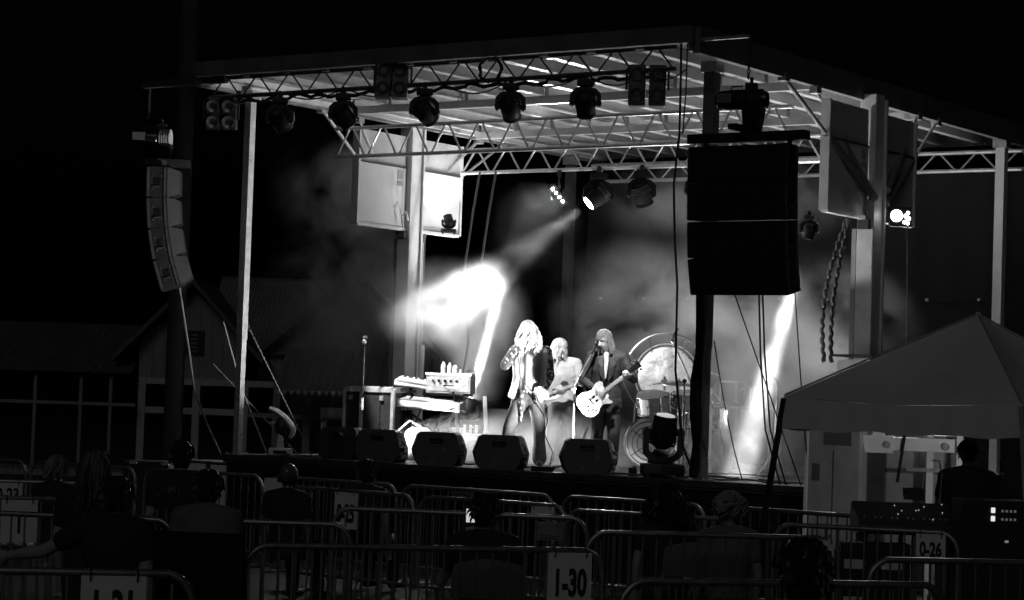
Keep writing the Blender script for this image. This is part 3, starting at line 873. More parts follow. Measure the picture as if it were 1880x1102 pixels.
t = thing('lamp_crate', 'dark crate under the upward floor light behind the keyboards', 'crate', (-1.86, 2.9, DZ), R(35))
part('box', MB().bb(-.22, .22, -.18, .18, .01, .42, .01), black_plastic, t)
part('handle', MB().box((0, -.19, .25), (.12, .02, .03)), galv, t)
# ------------------------------------------------------------------ drums
drum_shell = M('drum_shell', .42, .25, 0, .3, 18, 0, .5, .6)
skin_m = M('drum_head', .62, .5, 0, .1, 6)
t = thing('gong', 'large pale gong hung inside a thin round hoop behind the drums', 'gong', (0.56, 4.0, DZ), R(32))
part('disc', MB().lathe([(0, .03), (.05, .035), (.12, .015), (.24, .01), (.33, .0), (.375, -.01), (.385, -.05), (.378, -.05), (.36, -.02), (.2, -.005), (0, .0)], 40, (0, 0, 1.20), Matrix.Rotation(R(90), 3, 'X')), M('gong_bronze', .55, .36, .55, .35, 5, .3, .5, 0, 22), t, 40)
part('hoop', MB().tube([(.56 * math.cos(a), 0, 1.20 + .56 * math.sin(a)) for a in [2 * math.pi * i / 48 for i in range(48)]], .013, 8, closed=True), M('hoop_chrome', .30, .35, .8), t, 40)
for sx in (-1, 1):
    part('leg', MB().tube([(sx * .40, 0, .82), (sx * .45, -.2, 0)], .014, 8).tube([(sx * .40, 0, .82), (sx * .45, .25, 0)], .014, 8), galv, t)
    part('cord', MB().tube([(sx * .2, 0, 1.50), (sx * .24, 0, 1.70)], .005, 5), black_rubber, t)
part('spare_ring', MB().tube([(.42 * math.cos(a), .02, 1.20 + .42 * math.sin(a)) for a in [2 * math.pi * i / 40 for i in range(40)]], .006, 6, closed=True), galv, t)

def lugs(t, r_, h, n, z0, lathe_m=None, gm=galv):
    for i in range(n):
        a = 2 * math.pi * i / n + .2
        part('lug', MB().tube([(r_ * math.cos(a), r_ * math.sin(a), z0 + .01), (r_ * math.cos(a), r_ * math.sin(a), z0 + h - .01)], .011, 6).ball((r_ * math.cos(a), r_ * math.sin(a), z0 + h * .5), .02, 8, 6), chrome, t)
def drum(label, loc, r_, h, name='tom_drum', tilt=0, rz=0, group='drums of the kit'):
    t = thing(name, label, 'drum', loc, 0, group)
    t.rotation_euler = (tilt, 0, rz)
    part('shell', MB().lathe([(r_, 0), (r_, h)], 28), drum_shell, t, 40)
    part('batter_head', MB().lathe([(0, h + .004), (r_ * .98, h + .004), (r_ * 1.0, h)], 28), skin_m, t)
    part('bottom_head', MB().lathe([(r_, 0), (r_ * .98, -.004), (0, -.004)], 28), skin_m, t)
    for z in (0, h):
        part('rim', MB().tube([((r_ + .012) * math.cos(a), (r_ + .012) * math.sin(a), z) for a in [2 * math.pi * i / 28 for i in range(28)]], .010, 6, closed=True), chrome, t, 40)
    lugs(t, r_ + .015, h, 8, 0)
    return t
def tripod(t, h, r_=.011, spread=.26, m=None):
    part('pole', MB().tube([(0, 0, .08), (0, 0, h)], r_, 8), m or galv, t)
    for i in range(3):
        a = 2 * math.pi * i / 3 + .5
        part('leg', MB().tube([(0, 0, .32), (spread * math.cos(a), spread * math.sin(a), .01)], r_ * .8, 6), m or galv, t)
d_ = drum('bright tom drum studded with chrome lugs beside the cymbal stand', (1.26, 2.55, DZ + .72), .20, .22, tilt=R(14))
part('mount_pole', MB().tube([(0, 0, 0), (0, .12, -.75)], .014, 8), chrome, d_)
t = drum('large bass drum on its side left of the tom drum', (0.92, 3.0, DZ + .33), .30, .38, 'bass_drum', R(90), R(32))
for i in range(3):
    part('hoop_ring', MB().tube([(.2 * (1 + i * .4) * .75 * math.cos(a), .2 * (1 + i * .4) * .75 * math.sin(a), .392) for a in [2 * math.pi * j / 28 for j in range(28)]], .006, 5, closed=True), black_metal, t)
for i in range(5):
    a = math.pi * 2 * i / 5
    part('spoke', MB().bar((.05 * math.cos(a), .05 * math.sin(a), .394), (.28 * math.cos(a), .28 * math.sin(a), .394), .012, .006), black_metal, t)
d_ = drum('snare drum half hidden behind the draped corner post', (1.78, 2.9, DZ + .60), .19, .15, 'snare_drum', R(6))
part('stand_leg', MB().tube([(0, 0, 0), (.0, .02, -.58)], .014, 8), chrome, d_)
d_ = drum('floor tom standing on thin legs behind the black floor light', (1.45, 3.2, DZ + .16), .22, .38, 'floor_tom')
for i in range(3):
    a = 2.1 * i
    part('leg', MB().tube([(.235 * math.cos(a), .235 * math.sin(a), .2), (.26 * math.cos(a), .26 * math.sin(a), -.16)], .01, 6), chrome, d_)
t = thing('cymbal_stand', 'thin cymbal on a tall straight stand in front of the gong', 'cymbal', (1.66, 2.45, DZ), R(35))
tripod(t, 1.10, .012)
part('cymbal', MB().lathe([(0, .035), (.03, .035), (.045, .012), (.23, -.012), (.23, -.016), (.04, .006), (0, .02)], 30, (0, 0, 1.09), Matrix.Rotation(R(5), 3, 'X')), M('cymbal_bronze', .30, .35, .8, .3, 10), t, 40)
part('wing_nut', MB().ball((0, 0, 1.14), .018, 8, 6), galv, t)
t = thing('cymbal_stand', 'dark tilted cymbal low beside the draped post', 'cymbal', (1.92, 2.75, DZ), R(35))
tripod(t, .95, .012)
part('cymbal', MB().lathe([(0, .04), (.03, .04), (.05, .012), (.22, -.012), (.22, -.016), (.05, .004), (0, .02)], 30, (0, 0, .95), Matrix.Rotation(R(-62), 3, 'Y')), black_gloss, t, 40)
t = thing('microphone_stand', 'tall drum microphone stand with angled boom in front of the gong', 'stand', (1.80, 2.35, DZ), R(35))
tripod(t, 1.12, .012, .3, black_metal)
part('boom', MB().tube([(.14, 0, .98), (-.17, 0, 1.62)], .012, 8), galv, t)
part('counterweight', MB().tube([(.12, 0, 1.01), (.17, 0, .90)], .026, 8), black_metal, t)
part('microphone', MB().tube([(-.17, 0, 1.60), (-.12, 0, 1.74)], .02, 8).ball((-.115, 0, 1.75), .024, 8, 6), chrome, t)
part('clamp', MB().ball((0, 0, 1.12), .03, 8, 6), black_metal, t)
t = thing('microphone_stand', 'short microphone stand leaning right of the draped post', 'stand', (2.05, 2.6, DZ), R(35))
tripod(t, .8, .01, .24)
part('boom', MB().tube([(-.05, 0, 1.08), (.38, 0, .55)], .01, 6), galv, t)
part('microphone', MB().tube([(-.05, 0, 1.1), (-.16, 0, .98)], .018, 8), chrome, t)
def timpani(label, loc, r_):
    t = thing('kettledrum', label, 'drum', loc, R(20))
    part('bowl', MB().lathe([(.08, .12), (.2 * r_ / .4, .2), (r_ * .85, .40), (r_, .62), (r_, .80)], 32), M('kettle_shell', .55, .22, .3, .25, 4), t, 40)
    part('head', MB().lathe([(0, .812), (r_ * .97, .812), (r_ * 1.0, .80)], 32), skin_m, t)
    part('rim', MB().tube([((r_ + .015) * math.cos(a), (r_ + .015) * math.sin(a), .81) for a in [2 * math.pi * i / 36 for i in range(36)]], .014, 6, closed=True), chrome, t, 40)
    for i in range(6):
        a = 2 * math.pi * i / 6 + .3
        part('strut', MB().tube([((r_ + .03) * math.cos(a), (r_ + .03) * math.sin(a), .82), ((r_ * .9) * math.cos(a), (r_ * .9) * math.sin(a), .3), (.32 * math.cos(a), .32 * math.sin(a), .02)], .013, 6), chrome, t)
    part('base_ring', MB().tube([(.32 * math.cos(a), .32 * math.sin(a), .03) for a in [2 * math.pi * i / 24 for i in range(24)]], .018, 6, closed=True), black_metal, t)
    return t
timpani('large pale kettledrum standing in the slanting light beam', (2.36, 3.05, DZ), .40)
t = thing('microphone_stand', 'tall thin microphone stand right of the kettledrum', 'stand', (2.95, 2.6, DZ), R(35))
tripod(t, 1.12, .014, .22)
part('microphone', MB().tube([(0, 0, 1.12), (-.06, 0, 1.2)], .02, 8), chrome, t)
for k_, (x, y, z, r_, h_, lab) in enumerate(((1.02, 2.85, .80, .145, .17, 'small rack tom left of the bright tom drum'), (1.52, 2.85, .80, .15, .18, 'small rack tom right of the bright tom drum'), (1.95, 3.2, .55, .17, .30, 'deep drum just right of the draped post'))):
    d_ = drum(lab, (x, y, DZ + z), r_, h_, 'rack_tom', R(12), .3 * k_)
    part('mount_pole', MB().tube([(0, 0, 0), (0, .1 * z, -z)], .013, 8), chrome, d_)
for x, y, h_, r_, tl, lab in ((0.98, 3.25, 1.12, .20, -12, 'crash cymbal half hidden behind the guitarist'), (1.55, 3.3, 1.28, .22, 14, 'high cymbal in front of the gong right edge'), (2.12, 2.45, .86, .17, 4, 'hi-hat cymbal pair right of the draped post'), (2.2, 3.3, 1.10, .20, -16, 'bright cymbal left of the kettledrum')):
    t = thing('cymbal_stand', lab, 'cymbal', (x, y, DZ), R(35))
    tripod(t, h_, .011)
    part('cymbal', MB().lathe([(0, .035), (.03, .035), (.045, .012), (r_, -.012), (r_, -.016), (.04, .006), (0, .02)], 30, (0, 0, h_ - .01), Matrix.Rotation(R(tl), 3, 'Y')), M('cymbal_bright', .55, .25, .9, .3, 10), t, 40)
    part('wing_nut', MB().ball((0, 0, h_ + .04), .02, 8, 6), chrome, t)
t = thing('drum_stool', 'low round drum stool behind the bass drum', 'stool', (1.35, 3.65, DZ))
part('seat', MB().lathe([(0, .52), (.17, .52), (.18, .50), (.18, .46), (0, .45)], 20), black_plastic, t)
tripod(t, .46, .016, .24)
# low equipment shelf + frame behind the drums
t = thing('sheet_stand', 'thin square metal stand frame behind the kettledrum', 'stand', (1.86, 3.55, DZ), R(35))
part('frame', MB().bar((-.2, 0, 1.14), (.12, 0, 1.14), .025).bar((.12, 0, 1.14), (.09, 0, .8), .025).bar((-.2, 0, 1.14), (-.2, 0, .8), .02), alu_dull, t)
tripod(t, 1.14, .012)
t = thing('equipment_table', 'low pale table frame behind the kettledrum', 'table', (2.55, 4.3, DZ), R(10))
part('top', MB().bb(-.5, .5, -.2, .2, .78, .83), alu_dull, t)
for sx in (-1, 1):
    for sy in (-1, 1):
        part('leg', MB().bb(sx * .47 - .02, sx * .47 + .02, sy * .17 - .02, sy * .17 + .02, 0, .78), alu_dull, t)
part('front_rail', MB().bb(-.5, .5, -.215, -.202, .62, .68), alu_dull, t)
# guitarist's vocal mic stand
t = thing('microphone_stand', 'vocal microphone stand with boom in front of the guitarist', 'stand', (1.10, .95, DZ), R(35))
part('pole', MB().tube([(0, 0, .05), (0, 0, .98)], .010, 8), galv, t)
part('clutch', MB().ball((0, 0, .98), .024, 8, 6), galv, t)
part('boom', MB().tube([(-.03, 0, .96), (.20, 0.02, 1.42)], .008, 6), galv, t)
part('microphone', MB().tube([(.19, .02, 1.40), (.235, .03, 1.50)], .018, 8).ball((.24, .03, 1.52), .026, 8, 6), black_metal, t)
for i in range(3):
    a = 2 * math.pi * i / 3 + 2.4
    part('leg', MB().tube([(0, 0, .10), (.3 * math.cos(a), .3 * math.sin(a), .01)], .012, 6), galv, t)
part('knob', MB().ball((.06, -.02, 1.12), .016, 6, 5).ball((.03, -.02, .86), .014, 6, 5), chrome, t)
t = thing('guitar_stand_leg', 'pale slanting stand rod behind the vocal microphone stand', 'stand', (0.75, 1.5, DZ), R(35))
part('rod', MB().bar((0, 0, 0.0), (.17, 0, .52), .035), grey_paint, t)
part('foot', MB().box((0, 0, .01), (.14, .1, .02)), black_metal, t)
# small boxes and cables on deck
def deckbox(label, x, y, sx, sy, sz, rz, m=None):
    t = thing('effects_pedal', label, 'pedal', (x, y, DZ + .001), rz)
    part('case', MB().box((0, 0, sz / 2), (sx, sy, sz), None, .008), m or black_metal, t)
    part('switch', MB().tube([(0, -.02, sz), (0, -.02, sz + .018)], .012, 8), galv, t)
    part('knob', MB().tube([(sx * .2, .02, sz), (sx * .2, .02, sz + .02)], .01, 8), chrome, t)
deckbox('flat black foot pedal between the two right floor monitors', 1.18, .2, .24, .15, .06, R(20))
deckbox('small black box on deck right of the last monitor', 2.28, .42, .09, .09, .09, R(20))
deckbox('smaller black box on deck beside the black floor light', 2.42, .5, .09, .07, .08, R(50))
rr = random.Random(5)
for k_, (x0, y0, x1, y1) in enumerate(((-2.9, .15, -2.2, .25), (-.9, .5, 0.0, .7), (1.15, .3, .75, .5), (2.1, .18, 3.2, .15), (3.1, .2, 4.5, .3), (3.9, .6, 4.6, .2), (2.3, .6, 3.4, .8))):
    pts = []
    for i in range(14):
        u_ = i / 13
        pts.append((x0 + (x1 - x0) * u_ + rr.uniform(-.05, .05), y0 + (y1 - y0) * u_ + .08 * math.sin(u_ * 9 + k_) + rr.uniform(-.03, .03), DZ + .012 + .02 * abs(math.sin(u_ * 7 + k_))))
    cable('loose cable lying on deck ' + ('by the white floor light', 'behind the keyboard monitor', 'running to the flat foot pedal', 'in front of the black floor light', 'tangled at the right end of deck', 'near the right deck corner', 'right of the draped post')[k_], pts, .010, 'deck_cable', M('grey_cable', .15, .5))
# ratchet lines from left post
for k_, (a, b) in enumerate((((-3.43, .15, 2.9), (-2.42, .35, 1.22)), ((-4.1, .3, 2.35), (-2.75, .5, 1.21)))):
    mb = MB()
    A, B = Vector(a), Vector(b)
    n = 34
    for i in range(n):
        mb.tube([A.lerp(B, i / n), A.lerp(B, (i + .55) / n)], .012, 5)
    mb.tube([A, B], .005, 5)
    single('tie_down_line', mb, M('rope_pale', .16, .7), ('beaded pale line running from left post down to deck', 'beaded pale line ending beside the white floor light')[k_], 'line')
cable('slack pale cable hanging from the left speaker array to ground', [(-4.0, -.5, 3.3), (-4.0, -.3, 2.6), (-3.95, -.2, 2.0), (-3.85, 0.0, 1.5), (-3.72, .2, 1.05)], .014, 'cable', M('rope_pale', .16, .7))
cable('pale brace rope slanting down left of the white floor light', [(-3.95, .3, 2.9), (-3.6, .3, 2.05), (-3.12, .3, 1.22)], .014, 'rope', M('rope_pale', .16, .7))

# ------------------------------------------------------------------ people
skin_p = M('skin', .36, .55, 0, .12, 12)
def lerp(a, b, u):
    return tuple(a[i] + (b[i] - a[i]) * u for i in range(3))
def limb(mb, pts, rs, n=12):
    """smooth tapered limb with rounded ends"""
    P_, R_ = [], []
    for i in range(len(pts) - 1):
        for k in range(4):
            u = k / 4
            P_.append(lerp(pts[i], pts[i + 1], u))
            R_.append(rs[i] + (rs[i + 1] - rs[i]) * u)
    P_.append(pts[-1]); R_.append(rs[-1])
    mb.tube(P_, R_, n)
    for p, r in zip(pts, rs):
        mb.ball(p, r, 10, 8)
def torso(mb, J, w=1.0, g=0.0):
    p, c, nk = Vector(J['pelvis']), Vector(J['chest']), Vector(J['neck'])
    pts = [p + Vector((0, 0, -.07)), p, p.lerp(c, .45), c, c.lerp(nk, .55), nk]
    rad = [(.13 * w + g, .09 + g), (.165 * w + g, .11 + g), (.14 * w + g, .095 + g), (.175 * w + g, .115 + g), (.155 * w + g, .095 + g), (.06 + g, .06 + g)]
    mb.tube(pts, rad, 18)
    mb.ball(p + Vector((0, 0, -.06)), (.13 * w + g, .09 + g, .06))
    for s in 'LR':
        limb(mb, [tuple(c.lerp(nk, .5)), J['sh' + s]], [.08 + g, .062 + g])
        limb(mb, [tuple(nk + Vector((0, .01, .0))), tuple(Vector(J['sh' + s]) + Vector((0, .01, .012)))], [.055 + g * .5, .05 + g])
def hand(mb, el, ha, curl=.5, k=1.0, side=1, twist=0.0):
    el, ha = Vector(el), Vector(ha)
    d = (ha - el).normalized()
    a = Vector((0, 1, 0))
    if abs(d.dot(a)) > .9:
        a = Vector((0, 0, 1))
    w = d.cross(a).normalized()          # across the palm
    if twist:
        w = Matrix.Rotation(twist, 3, d) @ w
    n = w.cross(d).normalized()          # palm normal
    c = ha + d * .045 * k
    limb(mb, [tuple(ha), tuple(c), tuple(ha + d * .085 * k)], [.028 * k, .036 * k, .033 * k])
    limb(mb, [tuple(ha + w * .022 * k + d * .03 * k), tuple(ha + w * .030 * k + d * .085 * k)], [.022 * k, .017 * k])
    limb(mb, [tuple(ha - w * .022 * k + d * .03 * k), tuple(ha - w * .030 * k + d * .085 * k)], [.022 * k, .017 * k])
    for i, (o, L) in enumerate(((-.033, .062), (-.011, .078), (.012, .074), (.034, .058))):
        b0 = ha + d * .088 * k + w * o * k
        d1 = (d * math.cos(curl * .7) + n * math.sin(curl * .7))
        d2 = (d * math.cos(curl * 2.0) + n * math.sin(curl * 2.0))
        b1 = b0 + d1 * L * .5 * k
        b2 = b1 + d2 * L * .5 * k
        limb(mb, [tuple(b0), tuple(b1), tuple(b2)], [.0105 * k, .0100 * k, .0085 * k], 8)
    t0 = ha + d * .03 * k - w * .03 * k * side
    t1 = t0 + (d * .6 - w * .8 * side).normalized() * .035 * k
    t2 = t1 + (d * .9 + n * curl * .6).normalized() * .034 * k
    limb(mb, [tuple(t0), tuple(t1), tuple(t2)], [.013 * k, .0115 * k, .009 * k], 8)
def head_geo(mb, c, yaw=0, pitch=0, roll=0, k=1.0):
    E = Euler((pitch, roll, yaw)).to_matrix()
    f = lambda x, y, z: tuple(Vector(c) + E @ Vector((x * k, y * k, z * k)))
    def bl(x, y, z, r):
        mb.ball(f(x, y, z), tuple(q * k for q in r) if isinstance(r, tuple) else r * k, 14, 10)
    bl(0, .005, .03, (.076, .092, .09))
    bl(0, -.02, -.03, (.062, .070, .075))
    bl(0, -.045, -.075, (.038, .038, .032))
    limb(mb, [f(0, -.085, .02), f(0, -.108, -.028)], [.010 * k, .016 * k])
    for s in (-1, 1):
        bl(s * .078, .01, -.005, (.012, .022, .034))
        bl(s * .032, -.075, .035, (.022, .014, .010))
    bl(0, -.083, -.058, (.024, .010, .006)); bl(0, -.080, -.070, (.020, .010, .007))
    return f
def rem(o, v=.010, it=4):
    m = o.modifiers.new('fuse', 'REMESH')
    m.mode = 'VOXEL'
    m.voxel_size = v
    m.use_smooth_shade = True
    s = o.modifiers.new('soften', 'SMOOTH')
    s.factor = .5
    s.iterations = it
    return o
def stand_pose(h=1.75):
    k = h / 1.75
    J = dict(pelvis=(0, 0, .95), chest=(0, 0, 1.27), neck=(0, 0, 1.46), head=(0, -.02, 1.61),
             shL=(.185, 0, 1.40), elL=(.24, .02, 1.12), haL=(.24, -.06, .88), shR=(-.185, 0, 1.40), elR=(-.24, .02, 1.12), haR=(-.24, -.06, .88),
             hipL=(.09, 0, .90), knL=(.10, -.02, .50), ftL=(.11, .02, .08), hipR=(-.09, 0, .90), knR=(-.10, -.02, .50), ftR=(-.11, .02, .08))
    return {a: tuple(q * k for q in b) for a, b in J.items()}
def figure(label, loc, rz, J, top=None, legs=None, hairm=None, hair_fn=None, shoe=None, sleeves='long', yaw=0, pitch=0, roll=0, curl=(.6, .6), vox=.010, skin=None, w=1.0, top_name='shirt', flare=0.0, sleeve_m=None, headk=1.0, twist=(0, 0), hands=True):
    t = thing('person', label, 'person', loc, rz)
    mb = MB()
    torso(mb, J, w)
    limb(mb, [J['neck'], lerp(J['neck'], J['head'], .6)], [.055, .05])
    f = head_geo(mb, J['head'], yaw, pitch, roll, headk)
    for i, s in enumerate('LR'):
        limb(mb, [J['sh' + s], lerp(J['sh' + s], J['el' + s], .45), J['el' + s]], [.056, .048, .038])
        limb(mb, [J['el' + s], lerp(J['el' + s], J['ha' + s], .35), J['ha' + s]], [.040, .040, .026])
        if hands:
            hand(mb, J['el' + s], J['ha' + s], curl[i], 1.0, 1 if s == 'L' else -1, twist[i])
        limb(mb, [J['hip' + s], lerp(J['hip' + s], J['kn' + s], .5), J['kn' + s]], [.088, .072, .055])
        limb(mb, [J['kn' + s], lerp(J['kn' + s], J['ft' + s], .35), J['ft' + s]], [.055, .054, .038])
        ft = J['ft' + s]
        limb(mb, [(ft[0], ft[1] + .03, ft[2] - .03), (ft[0], ft[1] - .14, ft[2] - .045)], [.035, .03])
    body = rem(part('body', mb, skin or skin_p, t, 180), vox)
    if legs:
        q = MB()
        g = .014
        q.ball(Vector(J['pelvis']) + Vector((0, 0, -.03)), (.168 * w + g, .115 + g, .11), 18, 12)
        for s in 'LR':
            limb(q, [J['hip' + s], lerp(J['hip' + s], J['kn' + s], .5), J['kn' + s]], [.095 + g, .076 + g, .060 + g])
            an = lerp(J['kn' + s], J['ft' + s], .95)
            limb(q, [J['kn' + s], lerp(J['kn' + s], J['ft' + s], .4), an], [.060 + g, .058 + g, .050 + g + flare])
            limb(q, [tuple(Vector(J['pelvis']) + Vector((0, 0, -.02))), J['hip' + s]], [.11, .10])
        rem(part('trousers', q, legs, t, 180), .013)
    for s in 'LR':
        ft = J['ft' + s]
        q = MB()
        limb(q, [(ft[0], ft[1] + .05, ft[2] - .035), (ft[0], ft[1] - .05, ft[2] - .035), (ft[0], ft[1] - .17, ft[2] - .042)], [.043, .043, .036])
        rem(part('shoe', q, shoe or black_rubber, t, 180), .014)
    if top:
        q = MB()
        torso(q, J, w * 1.02, .016)
        for s in 'LR':
            limb(q, [J['sh' + s], lerp(J['sh' + s], J['el' + s], .5)] + ([J['el' + s]] if sleeves == 'long' else []), [.072, .064] + ([.054] if sleeves == 'long' else []))
            if sleeves == 'long':
                limb(q, [J['el' + s], lerp(J['el' + s], J['ha' + s], .85)], [.054, .042])
        rem(part(top_name, q, top, t, 180), .013)
    if hair_fn:
        q = MB()
        hair_fn(q, f)
        part('hair', q, hairm, t, 60)
    return t, f
def hair_short(q, f, seed=1):
    r_ = random.Random(seed)
    q.tube([f(0, .012, -.075), f(0, .016, -.03), f(0, .012, .03), f(0, .008, .08), f(0, .008, .118), f(0, .008, .13)], [(.05, .05), (.074, .072), (.085, .088), (.080, .086), (.05, .055), (.01, .01)], 16)
    for i in range(420):
        a, b = r_.uniform(0, 2 * math.pi), math.acos(r_.uniform(-.55, 1))
        x, y, z = math.sin(b) * math.sin(a), math.sin(b) * math.cos(a), math.cos(b)
        if y < -.35 and z < .6:
            continue
        if z < -.05 and y < .1:
            continue
        p = Vector((x * .082, y * .095 + .010, z * .098 + .030))
        n = Vector((x, y, z))
        tw = Vector((r_.uniform(-.01, .01), r_.uniform(-.01, .01), 0))
        q.tube([f(*(p - n * .008)), f(*(p + n * .010 + tw + Vector((0, .004, -.012)))), f(*(p + n * .008 + tw * 2 + Vector((0, .008, -.034))))], [.010, .008, .002], 4)
def hair_long(length=.30, seed=2, vol=1.0, curl=.02, n=130, face=.5):
    def fn(q, f):
        r_ = random.Random(seed)
        for i in range(n):
            a = r_.uniform(0, 2 * math.pi)
            b = r_.uniform(.05, 1.25)
            x, y, z = math.sin(b) * math.sin(a), math.sin(b) * math.cos(a), math.cos(b)
            if y < -face and z < .8:
                continue
            L = length * r_.uniform(.7, 1.1)
            out = Vector((x, y + .1, 0)) * vol
            ph = r_.uniform(0, 6)
            pts, rs = [], []
            for k in range(8):
                u = k / 7
                rad = 1.0 + .25 * vol * u
                p = Vector((x * .08 * rad, y * .098 * rad + .008, z * .095 + .032 - L * u ** 1.2))
                s_ = min(1, u * 1.6)
                base = Vector((x, y, 0))
                if base.length < .8:
                    base = base.normalized() * .85 if base.length > .01 else Vector((0, .85, 0))
                p.x += (base.x * .088 * vol - x * .08) * s_
                p.y += (base.y * .10 * vol + .012 - y * .098) * s_
                p += Vector((math.sin(u * 9 + ph), math.cos(u * 8 + ph), 0)) * curl * u
                pts.append(f(*p)); rs.append(.016 * (1 - .55 * u))
            q.tube(pts, rs, 5)
        for i in range(60):
            a, b = r_.uniform(0, 2 * math.pi), r_.uniform(0, 1.0)
            x, y, z = math.sin(b) * math.sin(a), math.sin(b) * math.cos(a), math.cos(b)
            p = Vector((x * .08, y * .096 + .008, z * .098 + .034))
            q.tube([f(*p), f(*(p + Vector((x * .02, y * .02, -.05)))), f(*(p + Vector((x * .02, y * .02, -.10))))], [.02, .02, .006], 5)
    return fn
# ---- guitars
def guitar(label, loc, mtx, shape, bodym, neck_l, scale=1.0, name='electric_guitar'):
    """local frame: +x along the neck, z out of the front"""
    t = thing(name, label, 'guitar', loc)
    t.rotation_euler = mtx.to_euler()
    k = scale
    m = MB()
    m.prism([(x * k, y * k, 0) for x, y in shape], (0, 0, .045 * k))
    part('body', m, bodym, t)
    nk = part('neck', MB().hull([(.02 * k, s * .028 * k, .045 * k + z) for s in (-1, 1) for z in (0, .02)] + [(neck_l, s * .022 * k, .045 * k + z) for s in (-1, 1) for z in (0, .02)]), M('neck_wood', .22, .35), t)
    for i in range(12):
        x = .10 * k + (neck_l - .12 * k) * (1 - .5 ** ((i + 1) / 7.5)) * 1.35
        if x < neck_l - .01:
            part('fret', MB().bb(x - .004, x + .004, -.024 * k, .024 * k, .066, .070), white_paint, nk)
    hd = part('headstock', MB().hull([(neck_l - .005, s * .024 * k, .045 + z) for s in (-1, 1) for z in (0, .018)] + [(neck_l + .17 * k, s * .042 * k, .03 + z) for s in (-1, 1) for z in (0, .016)]), black_gloss, t)
    for i in range(3):
        for s in (-1, 1):
            part('tuner', MB().ball((neck_l + .04 * k + i * .05 * k, s * .06 * k, .04), .014 * k, 8, 6), chrome, hd)
    for x in (-.05, .03):
        part('pickup', MB().bb(x * k - .018, x * k + .018, -.04 * k, .04 * k, .046 * k, .058 * k), chrome, t)
    part('bridge', MB().bb(-.115 * k, -.095 * k, -.045 * k, .045 * k, .046 * k, .062 * k), chrome, t)
    part('pickguard', MB().prism([(x * k, y * k, .046 * k) for x, y in ((.10, -.03), (.10, -.075), (.02, -.09), (-.08, -.075), (-.09, -.045), (0, -.045))], (0, 0, .006)), white_paint, t)
    for (x, y) in ((-.15, -.09), (-.20, -.06), (-.17, -.03), (-.13, -.12)):
        part('knob', MB().tube([(x * k, y * k, .045 * k), (x * k, y * k, .06 * k)], .012 * k, 8), black_gloss, t)
    part('strings', MB().bb(-.1 * k, neck_l, -.014 * k, .014 * k, .0715, .073), galv, t)
    return t
LP = [(.115, .035), (.125, .07), (.145, .105), (.12, .135), (.07, .145), (.02, .125), (-.02, .11), (-.07, .12), (-.13, .155), (-.20, .155), (-.255, .11), (-.275, .04), (-.275, -.04), (-.255, -.11), (-.20, -.155), (-.13, -.155), (-.07, -.12), (-.03, -.11), (.01, -.12), (.05, -.15), (.085, -.165), (.095, -.15), (.075, -.11), (.085, -.07), (.115, -.04)]
BASS = [(.10, .03), (.13, .07), (.20, .115), (.255, .135), (.235, .165), (.15, .175), (.07, .155), (.0, .125), (-.08, .13), (-.17, .165), (-.26, .15), (-.31, .09), (-.30, .0), (-.27, -.09), (-.21, -.15), (-.13, -.15), (-.05, -.115), (.02, -.12), (.09, -.16), (.15, -.165), (.145, -.13), (.09, -.085), (.09, -.04)]
def frame(xd, zd):
    x = Vector(xd).normalized()
    z = Vector(zd)
    z = (z - x * z.dot(x)).normalized()
    y = z.cross(x)
    return Matrix((x, y, z)).transposed()
ROT = Matrix.Rotation(R(35), 3, 'Z')
# ---- singer
SP = Vector((.25, 1.2, DZ))
J = dict(pelvis=(.02, 0, .85), chest=(.03, .0, 1.17), neck=(.02, .0, 1.38), head=(-.02, -.06, 1.56),
         shL=(.20, .02, 1.34), elL=(.255, .04, 1.06), haL=(.17, -.09, .90), shR=(-.15, .0, 1.34), elR=(-.27, -.10, 1.17), haR=(-.135, -.16, 1.37),
         hipL=(.10, 0, .82), knL=(.15, -.06, .45), ftL=(.17, .02, .085), hipR=(-.06, 0, .82), knR=(-.20, -.14, .45), ftR=(-.24, .0, .085))
denim = M('faded_denim', .075, .8, 0, .5, 14, .3)
dots = spots_mat('spotted_jacket', .03, .5, 26, .36)
singer, f = figure('singer in spotted open jacket and jeans with big pale curly hair', SP, R(35), J, None, denim, M('pale_hair', .58, .5, 0, .3, 30), hair_long(.30, 4, 1.45, .03, 190, .62), None, yaw=R(-18), pitch=R(14), flare=.025, curl=(.7, 1.1))
singer.scale = (1.05, 1.05, 1.06)
q = MB()
for s in 'LR':
    limb(q, [J['sh' + s], lerp(J['sh' + s], J['el' + s], .5), J['el' + s]], [.078, .070, .062])
    limb(q, [J['el' + s], lerp(J['el' + s], J['ha' + s], .86)], [.062, .066])
rem(part('jacket_sleeves', q, dots, singer, 180), .013)
q = MB()
for s in (-1, 1):
    pts = [(s * .17, .02, 1.36), (s * .165, -.02, 1.2), (s * .155, -.03, 1.05), (s * .17, -.02, .92), (s * .20, 0, .80)]
    q.tube([Vector(p) + Vector((.02, 0, 0)) for p in pts], [(.05, .10), (.045, .12), (.04, .12), (.045, .12), (.05, .12)], 12)
q.tube([(.02, .06, 1.38), (.02, .07, 1.2), (.02, .06, 1.0), (.02, .06, .82)], [(.15, .06), (.165, .07), (.155, .065), (.18, .07)], 16)
rem(part('jacket', q, M('pale_jacket', .42, .8, 0, .3, 12), singer, 180), .014)
part('open_shirt', rem_src := MB().tube([(.02, -.03, 1.34), (.02, -.06, 1.2), (.02, -.055, 1.02), (.02, -.06, .86)], [(.07, .07), (.085, .08), (.07, .075), (.09, .075)], 14), M('bare_chest', .55, .6, 0, .15, 10), singer, 60)
q = MB()
